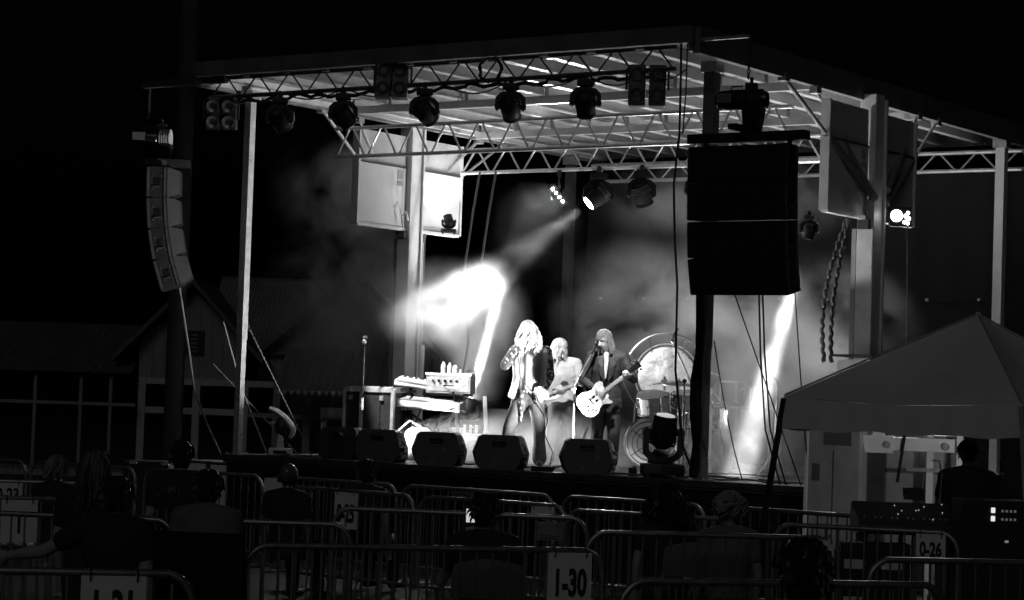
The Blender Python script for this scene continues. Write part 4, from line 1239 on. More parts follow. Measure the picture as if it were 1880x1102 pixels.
for i in range(14):
    a = math.pi * (i / 13) + math.pi
    q.ball((.02 + .175 * math.cos(a), .0 + .135 * math.sin(a), .915 - .05 * math.sin((i / 13) * math.pi)), .018, 8, 6)
part('belt', q, dots, singer, 60)
part('sash', MB().tube([(-.06, -.13, .88), (-.07, -.15, .74), (-.065, -.16, .62), (-.07, -.16, .52)], [.022, .026, .022, .014], 8), dots, singer, 60)
part('scarf_end', MB().tube([(.12, -.13, .92), (.15, -.16, .83), (.14, -.16, .76)], [.05, .06, .03], 10), M('white_cloth', .7, .8), singer, 60)
mc = SP + ROT @ Vector((-.12, -.20, 1.525))
mt = thing('microphone', 'hand microphone held to the mouth of the singer', 'microphone', mc, R(35))
part('handle', MB().tube([(-.01, -.01, -.08), (.03, .035, .05)], [.012, .016], 10), black_metal, mt)
part('grille_ball', MB().ball((.042, .05, .075), .027, 12, 9), chrome, mt)
cable('microphone cable trailing down beside the leg of the singer', [SP + ROT @ Vector(p) for p in ((-.14, -.21, 1.44), (-.10, -.24, 1.1), (.12, -.24, .85), (.26, -.12, .6), (.22, -.1, .42), (.33, -.12, .2), (.30, -.15, .012))], .008)
# ---- guitarist
GP = Vector((1.27, 1.3, DZ))
J = dict(pelvis=(.06, .02, .86), chest=(.05, .0, 1.19), neck=(.04, -.01, 1.38), head=(0, -.08, 1.52),
         shL=(.24, .02, 1.33), elL=(.37, -.06, 1.08), haL=(.29, -.24, 1.11), shR=(-.13, .0, 1.33), elR=(-.24, -.05, 1.06), haR=(-.08, -.22, .95),
         hipL=(.14, .02, .82), knL=(.15, -.03, .45), ftL=(.15, .03, .085), hipR=(-.02, .02, .82), knR=(-.04, -.05, .45), ftR=(-.07, .03, .085))
suit = M('black_suit', .022, .7, 0, .4, 10, .2)
gt, f = figure('guitarist in black suit and white neck scarf with straight long hair', GP, R(35), J, suit, suit, M('brown_hair', .20, .4, 0, .5, 40), hair_long(.25, 9, 1.0, .006, 150, .45), None, yaw=R(-38), pitch=R(18), curl=(1.0, .8), top_name='jacket')
gt.scale = (1.02, 1.02, 1.03)
part('scarf', MB().tube([(.03, -.10, 1.37), (.035, -.145, 1.28), (.03, -.15, 1.18), (.03, -.145, 1.08)], [(.045, .03), (.035, .025), (.045, .022), (.012, .01)], 10), M('white_cloth', .7, .8), gt, 60)
for s in (-1, 1):
    part('lapel', MB().hull([(.04 + s * .03, -.125, 1.34), (.04 + s * .11, -.125, 1.27), (.04 + s * .075, -.135, 1.12), (.04 + s * .02, -.14, 1.04), (.04 + s * .05, -.15, 1.2)]), M('lapel_cloth', .035, .5), gt)
q = MB()
for (x, z) in ((-.06, 1.04), (-.02, 1.0), (.08, 1.02)):
    q.ball((x, -.14, z), .013, 8, 6)
part('buttons', q, chrome, gt)
gm = ROT @ frame((.78, 0, .66), (.05, -1, .12))
guitar('pale single-cutaway electric guitar held by the guitarist', GP + ROT @ Vector((-.05, -.205, .895)), gm, LP, M('pale_guitar', .5, .22, 0, .15, 6, 0, .5, .8), .46, 1.0)
part('strap', MB().tube([(-.20, -.16, .80), (-.20, -.1, 1.05), (-.09, -.05, 1.40), (.02, .11, 1.40), (.2, .1, 1.15), (.12, -.08, 1.02)], [(.03, .008)] * 6, 8), black_cloth, gt, 60)
# ---- bassist
BP = Vector((0.0, 2.3, DZ))
J = dict(pelvis=(.04, .02, .84), chest=(.03, .0, 1.15), neck=(.01, .0, 1.34), head=(-.02, -.05, 1.49),
         shL=(.20, .02, 1.30), elL=(.31, -.04, 1.05), haL=(.24, -.22, 1.06), shR=(-.16, .0, 1.29), elR=(-.24, -.08, 1.03), haR=(-.06, -.22, .98),
         hipL=(.12, .02, .80), knL=(.14, -.03, .44), ftL=(.15, .03, .085), hipR=(-.04, .02, .80), knR=(-.07, -.04, .44), ftR=(-.10, .03, .085))
bs, f = figure('bass player in pale shirt behind the singer with long blond hair', BP, R(35), J, M('pale_shirt', .5, .8, 0, .25, 9, .3), M('dark_jeans', .06, .8, 0, .4, 12), M('blond_hair', .55, .5, 0, .4, 30), hair_long(.27, 12, 1.15, .02, 150, .5), None, yaw=R(25), pitch=R(5), curl=(1.0, .8))
gm = ROT @ frame((.92, 0, .36), (.05, -1, .1))
guitar('dark-edged bass guitar with pale body held by the bass player', BP + ROT @ Vector((-.10, -.20, .92)), gm, BASS, M('bass_body', .40, .25, 0, .3, 5, 0, .5, .7), .50, 1.0, 'bass_guitar')
part('strap', MB().tube([(-.26, -.16, .86), (-.22, -.08, 1.05), (-.10, -.05, 1.35), (.02, .11, 1.36), (.2, .1, 1.15), (.14, -.06, 1.04)], [(.03, .008)] * 6, 8), black_cloth, bs, 60)

# ------------------------------------------------------------------ lettering
def letters(txt, size, mat, parent, loc, rot, name='lettering', off=0.0, ext=.002, sx=1.0, spacing=1.0):
    me = TEXT[(txt, size)].copy()
    me.materials.clear()
    me.materials.append(mat)
    o = place(name, me, parent, loc, rot)
    o.scale = (sx, 1, 1)
    return o

# ------------------------------------------------------------------ crowd barriers
bar_m = M('barrier_steel', .30, .42, .75, .35, 9)
BH = 1.07
def barrier(label, A, B, foot=.28, plate=None):
    A, B = Vector((A[0], A[1], 0)), Vector((B[0], B[1], 0))
    d = B - A
    L = d.length
    t = thing('crowd_barrier', label, 'barrier', A, math.atan2(d.y, d.x), 'steel crowd barriers in front of the stage')
    rc = .17
    path = [(0, 0, .18), (0, 0, BH - rc)]
    for i in range(1, 6):
        a = math.pi - i * math.pi / 12
        path.append((rc + rc * math.cos(a), 0, BH - rc + rc * math.sin(a)))
    for i in range(1, 6):
        a = math.pi / 2 - i * math.pi / 12
        path.append((L - rc + rc * math.cos(a), 0, BH - rc + rc * math.sin(a)))
    path += [(L, 0, BH - rc), (L, 0, .18)]
    part('frame', MB().tube(path, .021, 10), bar_m, t, 50)
    part('bottom_rail', MB().tube([(0, 0, .2), (L, 0, .2)], .018, 8), bar_m, t, 50)
    n = int(L / .105)
    full = MB().tube([(0, 0, .2), (0, 0, BH)], .0085, 6).mesh('baluster', bar_m, 50)
    short = MB().tube([(0, 0, .2), (0, 0, BH - .06)], .0085, 6).mesh('baluster', bar_m, 50)
    for i in range(1, n):
        x = L * i / n
        place('baluster', short if min(x, L - x) < rc * .7 else full, t, (x, 0, 0))
    for x in (.25, L - .25):
        part('foot', MB().bar((x, -foot, .02), (x, foot, .02), .05, .02).bar((x, 0, .02), (x, 0, .2), .03), bar_m, t)
    return t, L
BARS = [((-6.3, -2.25), (-4.84, -2.2), 'crowd barrier in the row nearest the stage, cut off by the left picture edge'),
        ((-4.75, -2.2), (-3.0, -2.2), 'crowd barrier in front of the dark porch, second of the row nearest the stage'),
        ((-2.85, -2.2), (-1.02, -2.2), 'crowd barrier in front of the pale blocks at the left end of stage'),
        ((-.93, -2.2), (.97, -2.3), 'crowd barrier below the two leftmost floor monitors'),
        ((1.04, -2.3), (3.10, -2.45), 'crowd barrier with maker plate below the middle floor monitors'),
        ((3.20, -2.45), (4.90, -2.5), 'crowd barrier below the guitarist against the stage skirt'),
        ((5.0, -2.5), (6.86, -2.75), 'crowd barrier crossed by the slanting leg of the canopy tent'),
        ((4.75, -4.75), (6.4, -4.6), 'crowd barrier behind the bushy-haired spectator'),
        ((.75, -3.95), (2.6, -4.15), 'crowd barrier that carries the sign 0-25'),
        ((2.70, -4.2), (4.40, -4.2), 'crowd barrier just right of the one with sign 0-25'),
        ((3.70, -6.75), (5.66, -5.80), 'crowd barrier with a small rental plate behind the phone holder'),
        ((3.55, -9.75), (5.31, -8.52), 'crowd barrier behind the black camp chair'),
        ((2.75, -10.2), (4.35, -9.40), 'crowd barrier beside the spectator with outstretched bare arm'),
        ((-1.6, -6.9), (0.0, -5.6), 'crowd barrier that carries the sign 0-23'),
        ((.5, -9.5), (1.85, -8.05), 'crowd barrier with the half hidden sign at left'),
        ((6.35, -10.9), (7.88, -9.07), 'near crowd barrier that carries the sign 1-30'),
        ((6.70, -7.43), (8.10, -6.10), 'crowd barrier in front of the fuzzy-haired spectator'),
        ((9.27, -11.09), (10.56, -9.62), 'nearest crowd barrier at the bottom right of centre'),
        ((6.87, -4.78), (8.36, -4.38), 'crowd barrier that carries the sign 0-26'),
        ((7.24, -3.07), (8.9, -2.65), 'crowd barrier right behind the mixing desk'),
        ((9.32, -8.05), (10.9, -6.45), 'crowd barrier low at the right picture edge'),
        ((6.2, -14.3), (7.66, -12.81), 'nearest crowd barrier at the bottom left with sign 1-31')]
BO = []
for A, B, lab in BARS:
    BO.append((barrier(lab, A, B), A, B))
sign_m = M('sign_card', .72, .7, 0, .08, 5)
ink = M('black_ink', .015, .6)
def sign(label, bi, u, w, h, txt=None, size=.17, drop=.02, sx=.72):
    (t0, L), A, B = BO[bi]
    A, B = Vector((A[0], A[1], 0)), Vector((B[0], B[1], 0))
    d = (B - A).normalized()
    n = Vector((d.y, -d.x, 0))     # towards the camera side
    p = A.lerp(B, u) + n * .034
    t = thing('number_sign', label, 'sign', (p.x, p.y, BH - drop), math.atan2(d.y, d.x), 'numbered cards on the barriers')
    part('card', MB().bb(-w / 2, w / 2, -.004, .004, -h, 0), sign_m, t)
    for s in (-1, 1):
        part('cable_tie', MB().tube([(s * w * .36, -.006, -.03), (s * w * .36, -.03, 0), (s * w * .36, .03, drop + .02), (s * w * .36, .06, 0), (s * w * .36, .01, -.03)], .004, 5), black_rubber, t)
    if txt:
        letters(txt, size, ink, t, (0, -.007, -h * .60), (R(90), 0, 0), off=.006, sx=sx)
    return t
sign('white card reading 1-30 on the near centre barrier', 15, .90, .30, .34, '1-30', .24, sx=.53)
sign('white card reading 0-26 behind the fuzzy-haired and bald spectators at right', 18, .86, .24, .22, '0-26', .16, sx=.62)
sign('white card reading 1-31 cut off by the bottom picture edge', 21, .80, .34, .29, '1-31', .24, sx=.56)
sign('white card reading 0-25 left of centre', 8, .52, .32, .36, '0-25', .24, sx=.56)
sign('white card reading 0-23 at the left picture edge', 13, .50, .28, .2, '0-23', .17)
sign('pale card half hidden behind the dark-haired spectator at left', 14, .80, .30, .36, '1', .2)
sign('small grey card on the barrier left of the 1-30 card', 9, .86, .26, .12)
sign('grey card above the nearest head at bottom right', 16, .93, .24, .2)
sign('pale card behind the black camp chair', 3, .05, .26, .3)
# maker plates
t0, L = BO[4][0]
pl = part('maker_plate', MB().bb(.72, 1.02, -.024, -.014, BH - .12, BH - .03), M('plate_grey', .22, .5, .3), t0)
letters('NATIONAL', .07, ink, pl, (.87, -.027, BH - .075), (R(90), 0, 0), sx=.75, off=.001)
t0, L = BO[10][0]
pl = part('maker_plate', MB().bb(L - .42, L - .2, -.026, -.016, BH - .20, BH - .05), M('plate_grey', .22, .5, .3), t0)
for i in range(2):
    part('print_line', MB().bb(L - .39, L - .23, -.029, -.027, BH - .165 - i * .022, BH - .158 - i * .022), ink, pl)

# ------------------------------------------------------------------ canopy tent
TA, TB = Vector((5.93, -2.87, 2.13)), Vector((8.27, -2.92, 2.13))
TL = (TB - TA).length
tc_ = thing('canopy_tent', 'grey pop-up canopy tent with slanting legs at the right', 'tent', (TA.x, TA.y, 0), 0)
tent_m = M('canopy_fabric', .68, .85, 0, .12, 1.2, .15, .2, 0, 8)
TW = 3.25
apex = Vector((TL / 2 + .05, TW / 2, 3.0))
cs = [Vector((0, 0, 2.15)), Vector((TL, 0, 2.15)), Vector((TL, TW, 2.15)), Vector((0, TW, 2.15))]
mb = MB()
NT = 14
for k_ in range(4):
    a, b = cs[k_], cs[(k_ + 1) % 4]
    rows = []
    for j in range(NT + 1):
        v = j / NT
        rows.append([])
        for i in range(NT + 1):
            u_ = i / NT
            p = a.lerp(b, u_).lerp(apex, v)
            sag = -.10 * math.sin(math.pi * u_) * math.sin(math.pi * min(1, v * 1.1)) - .05 * math.sin(math.pi * u_) * (1 - v)
            p = p + Vector((0, 0, sag + .03 * mnoise.noise(p * 1.3) * math.sin(math.pi * u_) * (1 - v)))
            rows[-1].append(mb.bm.verts.new(p))
    for j in range(NT):
        for i in range(NT):
            mb.bm.faces.new((rows[j][i], rows[j][i + 1], rows[j + 1][i + 1], rows[j + 1][i]))
bmesh.ops.remove_doubles(mb.bm, verts=mb.bm.verts[:], dist=1e-4)
part('canopy_top', mb, tent_m, tc_, 30)
for k_ in range(4):
    a, b = cs[k_], cs[(k_ + 1) % 4]
    mb = MB()
    out = Vector(((b - a).y, -(b - a).x, 0)).normalized()
    top_, bot_ = [], []
    for i in range(41):
        u_ = i / 40
        p = a.lerp(b, u_)
        sag = -.05 * math.sin(math.pi * u_)
        w_ = .012 * math.sin(i * 1.1) + .01 * math.sin(i * .37)
        top_.append(mb.bm.verts.new(p + Vector((0, 0, sag + .002)) + out * .004))
        bot_.append(mb.bm.verts.new(p + out * (.03 + w_) + Vector((0, 0, -.31 + .012 * math.sin(i * .5)))))
    for i in range(40):
        mb.bm.faces.new((bot_[i], bot_[i + 1], top_[i + 1], top_[i]))
    part('valance', mb, tent_m, tc_, 60)
    part('eave_bar', MB().bar(a - out * .05 + Vector((0, 0, -.06)), b.lerp(a, .5) - out * .05 + Vector((0, 0, -.26)), .025).bar(a.lerp(b, .5) - out * .06 + Vector((0, 0, -.26)), b - out * .05 + Vector((0, 0, -.06)), .025), alu_dull, tc_)
    part('seam', MB().tube([cs[k_] + Vector((0, 0, .012)), cs[k_].lerp(apex, .5) + Vector((0, 0, .02)), apex + Vector((0, 0, .012))], .010, 6), M('seam_tape', .38, .8), tc_, 60)
dirs = [(-1, -1), (1, -1), (1, 1), (-1, 1)]
for k_ in range(4):
    f_ = cs[k_] + Vector((dirs[k_][0] * .24, dirs[k_][1] * .18, 0))
    lg = part('leg', MB().bar(cs[k_] + Vector((0, 0, -.02)), (f_.x, f_.y, .02), .045), alu_dull if k_ else M('leg_black', .03, .4, .3), tc_)
    part('foot_plate', MB().bb(f_.x - .06, f_.x + .06, f_.y - .06, f_.y + .06, 0, .018), galv, lg)
part('crown_cap', MB().ball(apex + Vector((0, 0, .01)), (.03, .03, .02), 8, 6), tent_m, tc_)

# ------------------------------------------------------------------ trailer end: power cabinet, stabiliser
t = thing('power_cabinet', 'tall grey metal cabinet with faint label plates beside the stage end', 'cabinet', (4.79, -.12, 0))
cab_m = M('cabinet_grey', .34, .5, 0, .25, 2.5)
part('body', MB().bb(0, .60, 0, .9, .15, 1.90, .01), cab_m, t)
part('body', MB().bb(.61, 1.3, .62, .9, .15, 1.80, .01), cab_m, t)
part('lit_edge_strip', MB().bb(-.035, -.002, -.02, .06, .15, 1.98), white_paint, t)  # white strip stands in for stage light on the cabinet edge
lp = M('dark_label', .10, .6)
part('label_plate', MB().bb(.18, .50, -.006, -.001, 1.66, 1.82), lp, t)
part('label_plate', MB().bb(.05, .14, -.006, -.001, 1.28, 1.46), lp, t)
part('door_seam', MB().bb(.29, .30, -.004, -.001, .2, 1.6), dark_paint, t)
for x, y in ((.1, .1), (.5, .1), (1.2, .7)):
    part('leg', MB().bb(x - .05, x + .05, y, y + .1, 0, .15), dark_paint, t)
t = thing('stabiliser_arm', 'white folding stabiliser arm under the edge of canopy tent', 'stabiliser', (5.52, .05, 0), R(14))
part('arm', MB().bb(.0, .92, -.05, .05, 1.63, 1.77, .008), white_paint, t)
part('bracket', MB().hull([(-.16, -.06, 1.78), (-.16, .06, 1.78), (.16, -.06, 1.78), (.16, .06, 1.78), (-.13, -.06, 1.60), (-.13, .06, 1.6), (.16, -.06, 1.6), (.16, .06, 1.6)]).hull([(-.06, -.05, 1.78), (.06, -.05, 1.78), (-.06, .05, 1.78), (.06, .05, 1.78), (-.02, -.05, 1.95), (.03, -.05, 1.95), (-.02, .05, 1.95), (.03, .05, 1.95)]), white_paint, t)
part('pin', MB().tube([(.11, -.09, 1.69), (.11, .09, 1.69)], .035, 10), galv, t)
part('pin', MB().tube([(.72, -.09, 1.69), (.72, .09, 1.69)], .04, 10), galv, t)
part('leg', MB().bb(-.05, .07, -.04, .04, 0.0, 1.6), dark_paint, t)
part('leg', MB().bb(.50, .57, .06, .12, 0.0, 1.92), white_paint, t)
part('leg', MB().bb(.84, .90, -.12, -.06, 0.0, 1.92), white_paint, t)
part('cross_bar', MB().bb(.3, 1.2, .0, .03, 1.42, 1.46), galv, t)
part('brake_lever', MB().bar((.22, -.06, 1.3), (.30, -.06, 1.9), .03), black_metal, t)

# clip lamp hanging from the tent frame
t = thing('clip_lamp', 'small bright clip lamp hanging under the canopy tent behind the man', 'lamp', (7.72, -1.35, 1.62), R(35))
part('hook_rod', MB().tube([(0, 0, .10), (.0, .02, .52)], .008, 6), black_metal, t)
part('shade', MB().lathe([(.025, .10), (.04, .08), (.085, .0), (.08, .0), (.035, .075)], 16, (0, 0, 0), Matrix.Rotation(R(50), 3, 'Y')), white_paint, t, 40)
part('bulb', MB().ball((-.02, 0, .02), .03, 10, 8), emit('clip_bulb', 5), t, 60)
part('clamp', MB().box((.05, -.01, .06), (.09, .03, .03)), galv, t)
spot('clip_lamp_light', (7.66, -1.44, 1.58), (5.6, .0, 1.65), 40, 90, .7, .03)
# ------------------------------------------------------------------ sound position under the tent
t = thing('mixing_desk', 'sloping black mixing desk with small lit lamps under the tent', 'mixing desk', (7.42, -3.42, 0), R(34))
part('body', MB().prism([(-.42, -.28, .98), (-.42, .30, .98), (-.42, .30, 1.22), (-.42, .22, 1.24), (-.42, -.28, 1.08)], (.84, 0, 0)), black_plastic, t)
led_m = emit('desk_led', .5)
rr = random.Random(11)
for i in range(9):
    x, y = rr.uniform(-.1, .38), rr.uniform(-.2, .2)
    part('led', MB().ball((x, y, 1.085 + (y + .28) * .32), .005, 6, 5), led_m, t)
for i in range(16):
    x = -.36 + i * .047
    part('fader', MB().bb(x - .008, x + .008, -.17 + .03 * math.sin(i * 2), -.14 + .03 * math.sin(i * 2), 1.112, 1.126), galv, t)
part('armrest', MB().bb(-.43, .43, -.32, -.281, 1.0, 1.06), chrome, t)
part('screen', MB().box((.12, .2, 1.32), (.18, .015, .11), (R(-30), 0, 0)), M('desk_screen', .05, .3), t)
for sx in (-1, 1):
    part('leg', MB().bb(sx * .36 - .02, sx * .36 + .02, -.2, .2, 0, .98), black_metal, t)
part('lamp_gooseneck', MB().tube([(.36, .25, 1.22), (.38, .26, 1.5), (.34, .2, 1.62), (.26, .12, 1.62)], .006, 6), galv, t)
t = thing('equipment_rack', 'dark equipment rack with two bright status lights at the right', 'rack', (8.25, -3.48, 0), R(34))
part('case', MB().bb(-.28, .3, -.25, .25, .05, 1.32), black_plastic, t)
for z in (1.24, 1.17):
    part('status_light', MB().box((-.02, -.256, z), (.035, .012, .045), None, .005), emit('status_led', .8), t)
    for i in range(4):
        part('small_light', MB().box((.06 + i * .035, -.256, z - .004), (.018, .008, .02)), emit('status_dim', .06), t)
part('tape_mark', MB().box((.1, -.256, .98), (.03, .01, .02)), emit('tape_glow', .15), t)  # tape mark given a faint glow of its own
for sx in (-1, 1):
    part('castor', MB().tube([(sx * .2 - .02, 0, .03), (sx * .2 + .02, 0, .03)], .03, 8), black_rubber, t)
t = thing('road_case', 'stack drawer case with pale label strips under the mixing desk', 'case', (7.3, -3.75, 0), R(34))
part('body', MB().bb(-.3, .3, -.15, .15, .1, .9), black_plastic, t)
for (x, z) in ((-.18, .72), (.14, .72), (-.18, .40)):
    part('label_strip', MB().bb(x - .09, x + .09, -.157, -.151, z - .04, z + .04), white_paint, t)
part('foot', MB().bb(-.28, .28, -.13, .13, 0, .1), black_rubber, t)

# ------------------------------------------------------------------ left of the stage
single('utility_pole', MB().lathe([(.14, 0), (.13, 6), (.12, 11)], 16, (-6.82, 2.5, 0)), M('pole_wood', .03, .8, 0, .4, 3, .4), 'tall dark utility pole rising behind the curved speaker array', 'pole', smooth=40)
t = thing('ballast_blocks', 'pale concrete ballast blocks at the left end of the stage', 'blocks', (-4.0, .45, 0))
bl_m = M('pale_block', .7, .8, 0, .25, 6, .3)
part('block', MB().bb(-.40, -.03, -.3, .3, .0, 1.06, .01), bl_m, t)
part('block', MB().bb(.02, .36, -.3, .3, .0, 1.05, .01), bl_m, t)
part('top_board', MB().bb(-.42, .37, -.31, .31, 1.062, 1.09), dark_paint, t)
part('strap', MB().bb(.0, .06, -.312, -.302, .0, 1.06), dark_paint, t)
t = thing('amp_case', 'black amplifier case with two small glints behind the left barriers', 'case', (-5.05, .3, 0), R(20))
part('body', MB().bb(-.35, .3, -.25, .25, .08, 1.05, .02), black_plastic, t)
part('corner', MB().box((-.2, -.26, 1.02), (.1, .03, .03)), galv, t)
part('corner', MB().box((.25, -.26, 1.02), (.1, .03, .03)), galv, t)
part('foot', MB().bb(-.3, .25, -.2, .2, 0, .08), black_rubber, t)

# ------------------------------------------------------------------ house behind
hs = thing('porch_house', 'low pale wooden house with gables, corrugated roof and open porch', 'house', (-17.46, 15.96, 0), R(34.66))
wall_m = M('house_boards', .23, .8, 0, .25, 2, .2)
roof_m = M('house_roof', .10, .7, .1, .3, 2)
tin_m = M('house_tin', .26, .55, .3, .3, 3)
trim_m = M('house_trim', .40, .7, 0, .2, 4)
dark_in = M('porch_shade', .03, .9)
def gable(x0, x1, xa, ze, za, y0, y1, name='wall'):
    w = part(name, MB().prism([(x0, y0, 2.2), (x1, y0, 2.2), (x1, y0, ze), (xa, y0, za), (x0, y0, ze)], (0, y1 - y0, 0)), wall_m, hs)
    n = int((x1 - x0) / .24)
    for i in range(n + 1):
        x = x0 + (x1 - x0) * i / n
        zt = ze + (za - ze) * ((x - x0) / (xa - x0) if x < xa else (x1 - x) / (x1 - xa))
        if zt > 2.3:
            part('batten', MB().bb(x - .015, x + .015, y0 - .02, y0 - .002, 2.2, zt - .03), wall_m, w)
    return w
w1 = gable(-2.2, .12, -1.05, 3.0, 4.15, 0, 5)
w2 = gable(.28, 4.6, 2.45, 2.5, 4.55, 1.2, 6)
def slope(x0, z0, x1, z1, y0, y1, th, m, name='roof'):
    return part(name, MB().prism([(x0, y0, z0), (x1, y0, z1), (x1, y0, z1 + th), (x0, y0, z0 + th)], (0, y1 - y0, 0)), m, hs)
slope(-2.75, 2.52, -1.05, 4.28, -.45, 5, .12, roof_m)
slope(.55, 2.55, -1.05, 4.28, -.45, 5, .12, roof_m)
slope(.02, 2.55, 2.5, 4.72, .75, 6, .14, roof_m)
slope(4.95, 2.3, 2.5, 4.72, .75, 6, .14, roof_m)
def corrugated(x0, x1, y0, z0, y1, z1, pitch=.09, name='tin_roof', m=None):
    mb = MB()
    n = int((x1 - x0) / pitch * 2)
    a = [mb.bm.verts.new((x0 + (x1 - x0) * i / n, y0, z0 + (.03 if i % 2 else 0))) for i in range(n + 1)]
    b = [mb.bm.verts.new((x0 + (x1 - x0) * i / n, y1, z1 + (.03 if i % 2 else 0))) for i in range(n + 1)]
    for i in range(n):
        mb.bm.faces.new((a[i], a[i + 1], b[i + 1], b[i]))
    return part(name, mb, m or tin_m, hs)
corrugated(-1.0, 2.6, 1.0, 2.8, 4.2, 4.62, .10)
corrugated(.95, 4.2, -1.6, 2.02, .9, 2.95, .16)
corrugated(-9.5, -2.3, -.6, 2.25, 3.0, 3.4, .2, 'tin_roof', roof_m)
part('ridge_cap', MB().bb(-1.0, 2.6, 4.15, 4.3, 4.6, 4.68), roof_m, hs)
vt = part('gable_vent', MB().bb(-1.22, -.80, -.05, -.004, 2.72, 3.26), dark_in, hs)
for i in range(5):
    part('vent_slat', MB().box((-1.01, -.06, 2.80 + i * .09), (.16, .02, .04), (R(30), 0, 0)), wall_m, vt)
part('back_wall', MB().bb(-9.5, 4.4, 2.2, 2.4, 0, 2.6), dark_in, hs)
for x in (-2.12, -.92, .14, .85, 1.52, 3.3):
    part('porch_post', MB().bb(x - .08, x + .08, -.08, .08, 0, 2.2), trim_m if x < .5 else wall_m, hs)
for x in (-8.6, -7.0, -5.6, -4.4, -3.4, -2.75):
    part('porch_post', MB().bb(x - .035, x + .035, -.4, -.33, 0, 2.2), wall_m, hs)
part('porch_beam', MB().bb(-2.2, 4.2, -.06, .06, 2.06, 2.198), trim_m, hs)
part('porch_rail', MB().bb(-2.04, -1.0, -.05, .05, 1.42, 1.56), trim_m, hs)
part('porch_rail', MB().bb(-.84, .06, -.05, .05, 1.42, 1.56), trim_m, hs)
part('porch_rail', MB().bb(-9.4, -2.2, -.39, -.34, 1.55, 1.62), wall_m, hs)
part('porch_rail', MB().bb(.22, 3.2, -.05, .05, 1.40, 1.5), wall_m, hs)
part('floor_slab', MB().bb(-9.5, 4.4, -.6, 2.2, 0.0, .12), wall_m, hs)
mb = MB()
for i in range(22):
    x = .95 + i * .148
    mb.hull([(x, -1.62, 2.03), (x + .14, -1.62, 2.03), (x + .07, -1.62, 1.92), (x, -1.60, 2.03), (x + .14, -1.60, 2.03), (x + .07, -1.60, 1.92)])
o = part('scalloped_fascia', mb, trim_m, hs)
o['kind'] = 'stuff'
t = thing('pale_bench', 'pale bench frame standing on the ground left of the floor monitors', 'bench', (-5.2, 4.6, 0), R(34.66))
part('seat', MB().bb(-.45, .75, -.15, .15, 1.68, 1.80), M('bench_grey', .12, .6), t)
part('seat_edge', MB().bb(-.45, .75, -.17, -.152, 1.64, 1.72), M('bench_grey', .12, .6), t)
for x in (-.4, .7):
    part('leg', MB().bb(x - .04, x + .04, -.1, .1, 0, 1.68), grey_paint, t)

# ------------------------------------------------------------------ audience
def away(x, y):
    dx, dy = -x, 2 - y
    return math.atan2(dx, -dy)
def sit_pose(hz):
    o = hz - 1.61
    J = stand_pose(1.75)
    J = {a: (b[0], b[1], b[2] + o) for a, b in J.items()}
    sz = J['pelvis'][2]
    for s, k in (('L', 1), ('R', -1)):
        J['hip' + s] = (k * .09, -.02, sz - .04)
        J['kn' + s] = (k * .13, -.44, sz - .04)
        J['ft' + s] = (k * .14, -.46, max(.08, sz - .46))
    return J
dk = M('dark_clothes', .02, .85, 0, .4, 8, .2)
dk2 = M('dark_hair', .008, .5, 0, .4, 30)
dk_skin = M('night_skin', .28, .6, 0, .12, 10)
jeans2 = M('dark_denim', .04, .85, 0, .3, 9)
def spect(label, x, y, J, hz, top=dk, hair=None, hairm=None, sleeves='short', **kw):
    return figure(label, (x, y, 0), kw.pop('rz', away(x, y)), J, top, jeans2, hairm or dk2, hair or hair_short, None, sleeves, vox=.015, skin=dk_skin, **kw)
# long-haired woman at left
J = stand_pose(1.64)
spect('spectator with long dark hair in dark top at the left', 5.51, -11.42, J, 1.58, hair=hair_long(.36, 21, 1.2, .012, 150, .3))
# man with bare arm stretched left
J = stand_pose(1.53)
J.update(shL=(.19, 0, 1.22), elL=(.42, .02, 1.09), haL=(.66, -.05, 1.05))
spect('spectator with bare arm stretched along the barrier at bottom left', 6.69, -12.42, J, 1.57, M('tank_top', .02, .9))
# man with printed shirt
J = stand_pose(1.66)
pt_, _f = spect('man in dark printed T-shirt beside the pale ballast blocks', 4.24, -9.25, J, 1.59)
txt = 'UNLIMITED'
gl = M('shirt_print', .16, .8)
for i, ch in enumerate(txt):
    a = (i - 4) * R(15)
    letters(ch, .062, gl, pt_, (-math.sin(a) * .165, .138 - .09 * abs(math.sin(a)), 1.13 + math.cos(a) * .16), (R(90), a * .9, R(180) - a * .5), name='shirt_letter', off=.001)
for x in (-.10, -.03, .04, .11):
    part('shirt_print_bar', MB().bb(x - .006, x + .006, .134, .140, 1.02, 1.14), gl, pt_)
# seated man in black camp chair
J = stand_pose(1.54)
spect('broad-shouldered spectator in grey T-shirt in front of a black camp chair', 6.24, -11.15, J, 1.57, M('grey_tshirt', .12, .9, 0, .2, 5), w=1.15)
t = thing('camp_chair', 'high black fabric chair back behind the broad-shouldered spectator', 'chair', (6.43, -11.45, 0), away(6.3, -11.2))
part('back_rest', MB().bb(-.31, .33, -.02, .03, .62, 1.17, .012), black_cloth, t)
part('seat', MB().bb(-.28, .28, -.45, -.02, .55, .60), black_cloth, t)
for sx in (-1, 1):
    part('leg', MB().tube([(sx * .30, .02, 1.13), (sx * .29, .04, 0)], .014, 8), black_metal, t)
    part('leg', MB().tube([(sx * .28, -.43, .58), (sx * .30, -.45, 0)], .014, 8), black_metal, t)
# middle rows
J = sit_pose(1.21)
figure('seated spectator with shiny scalp below the white floor light', (1.66, -4.94, 0), away(1.66, -4.94), J, dk, jeans2, dk2, lambda q, f: [q.tube([f(s * .07, .03, -.01), f(s * .06, .07, -.03), f(0, .092, -.03)], [.016, .02, .016], 6) for s in (-1, 1)], None, 'short', vox=.015, skin=M('scalp_skin', .10, .3, 0, .12, 10), headk=1.15)
spect('seated spectator in dark shirt just behind the 0-25 card', 1.48, -3.48, sit_pose(1.22), 1.22, headk=1.2)
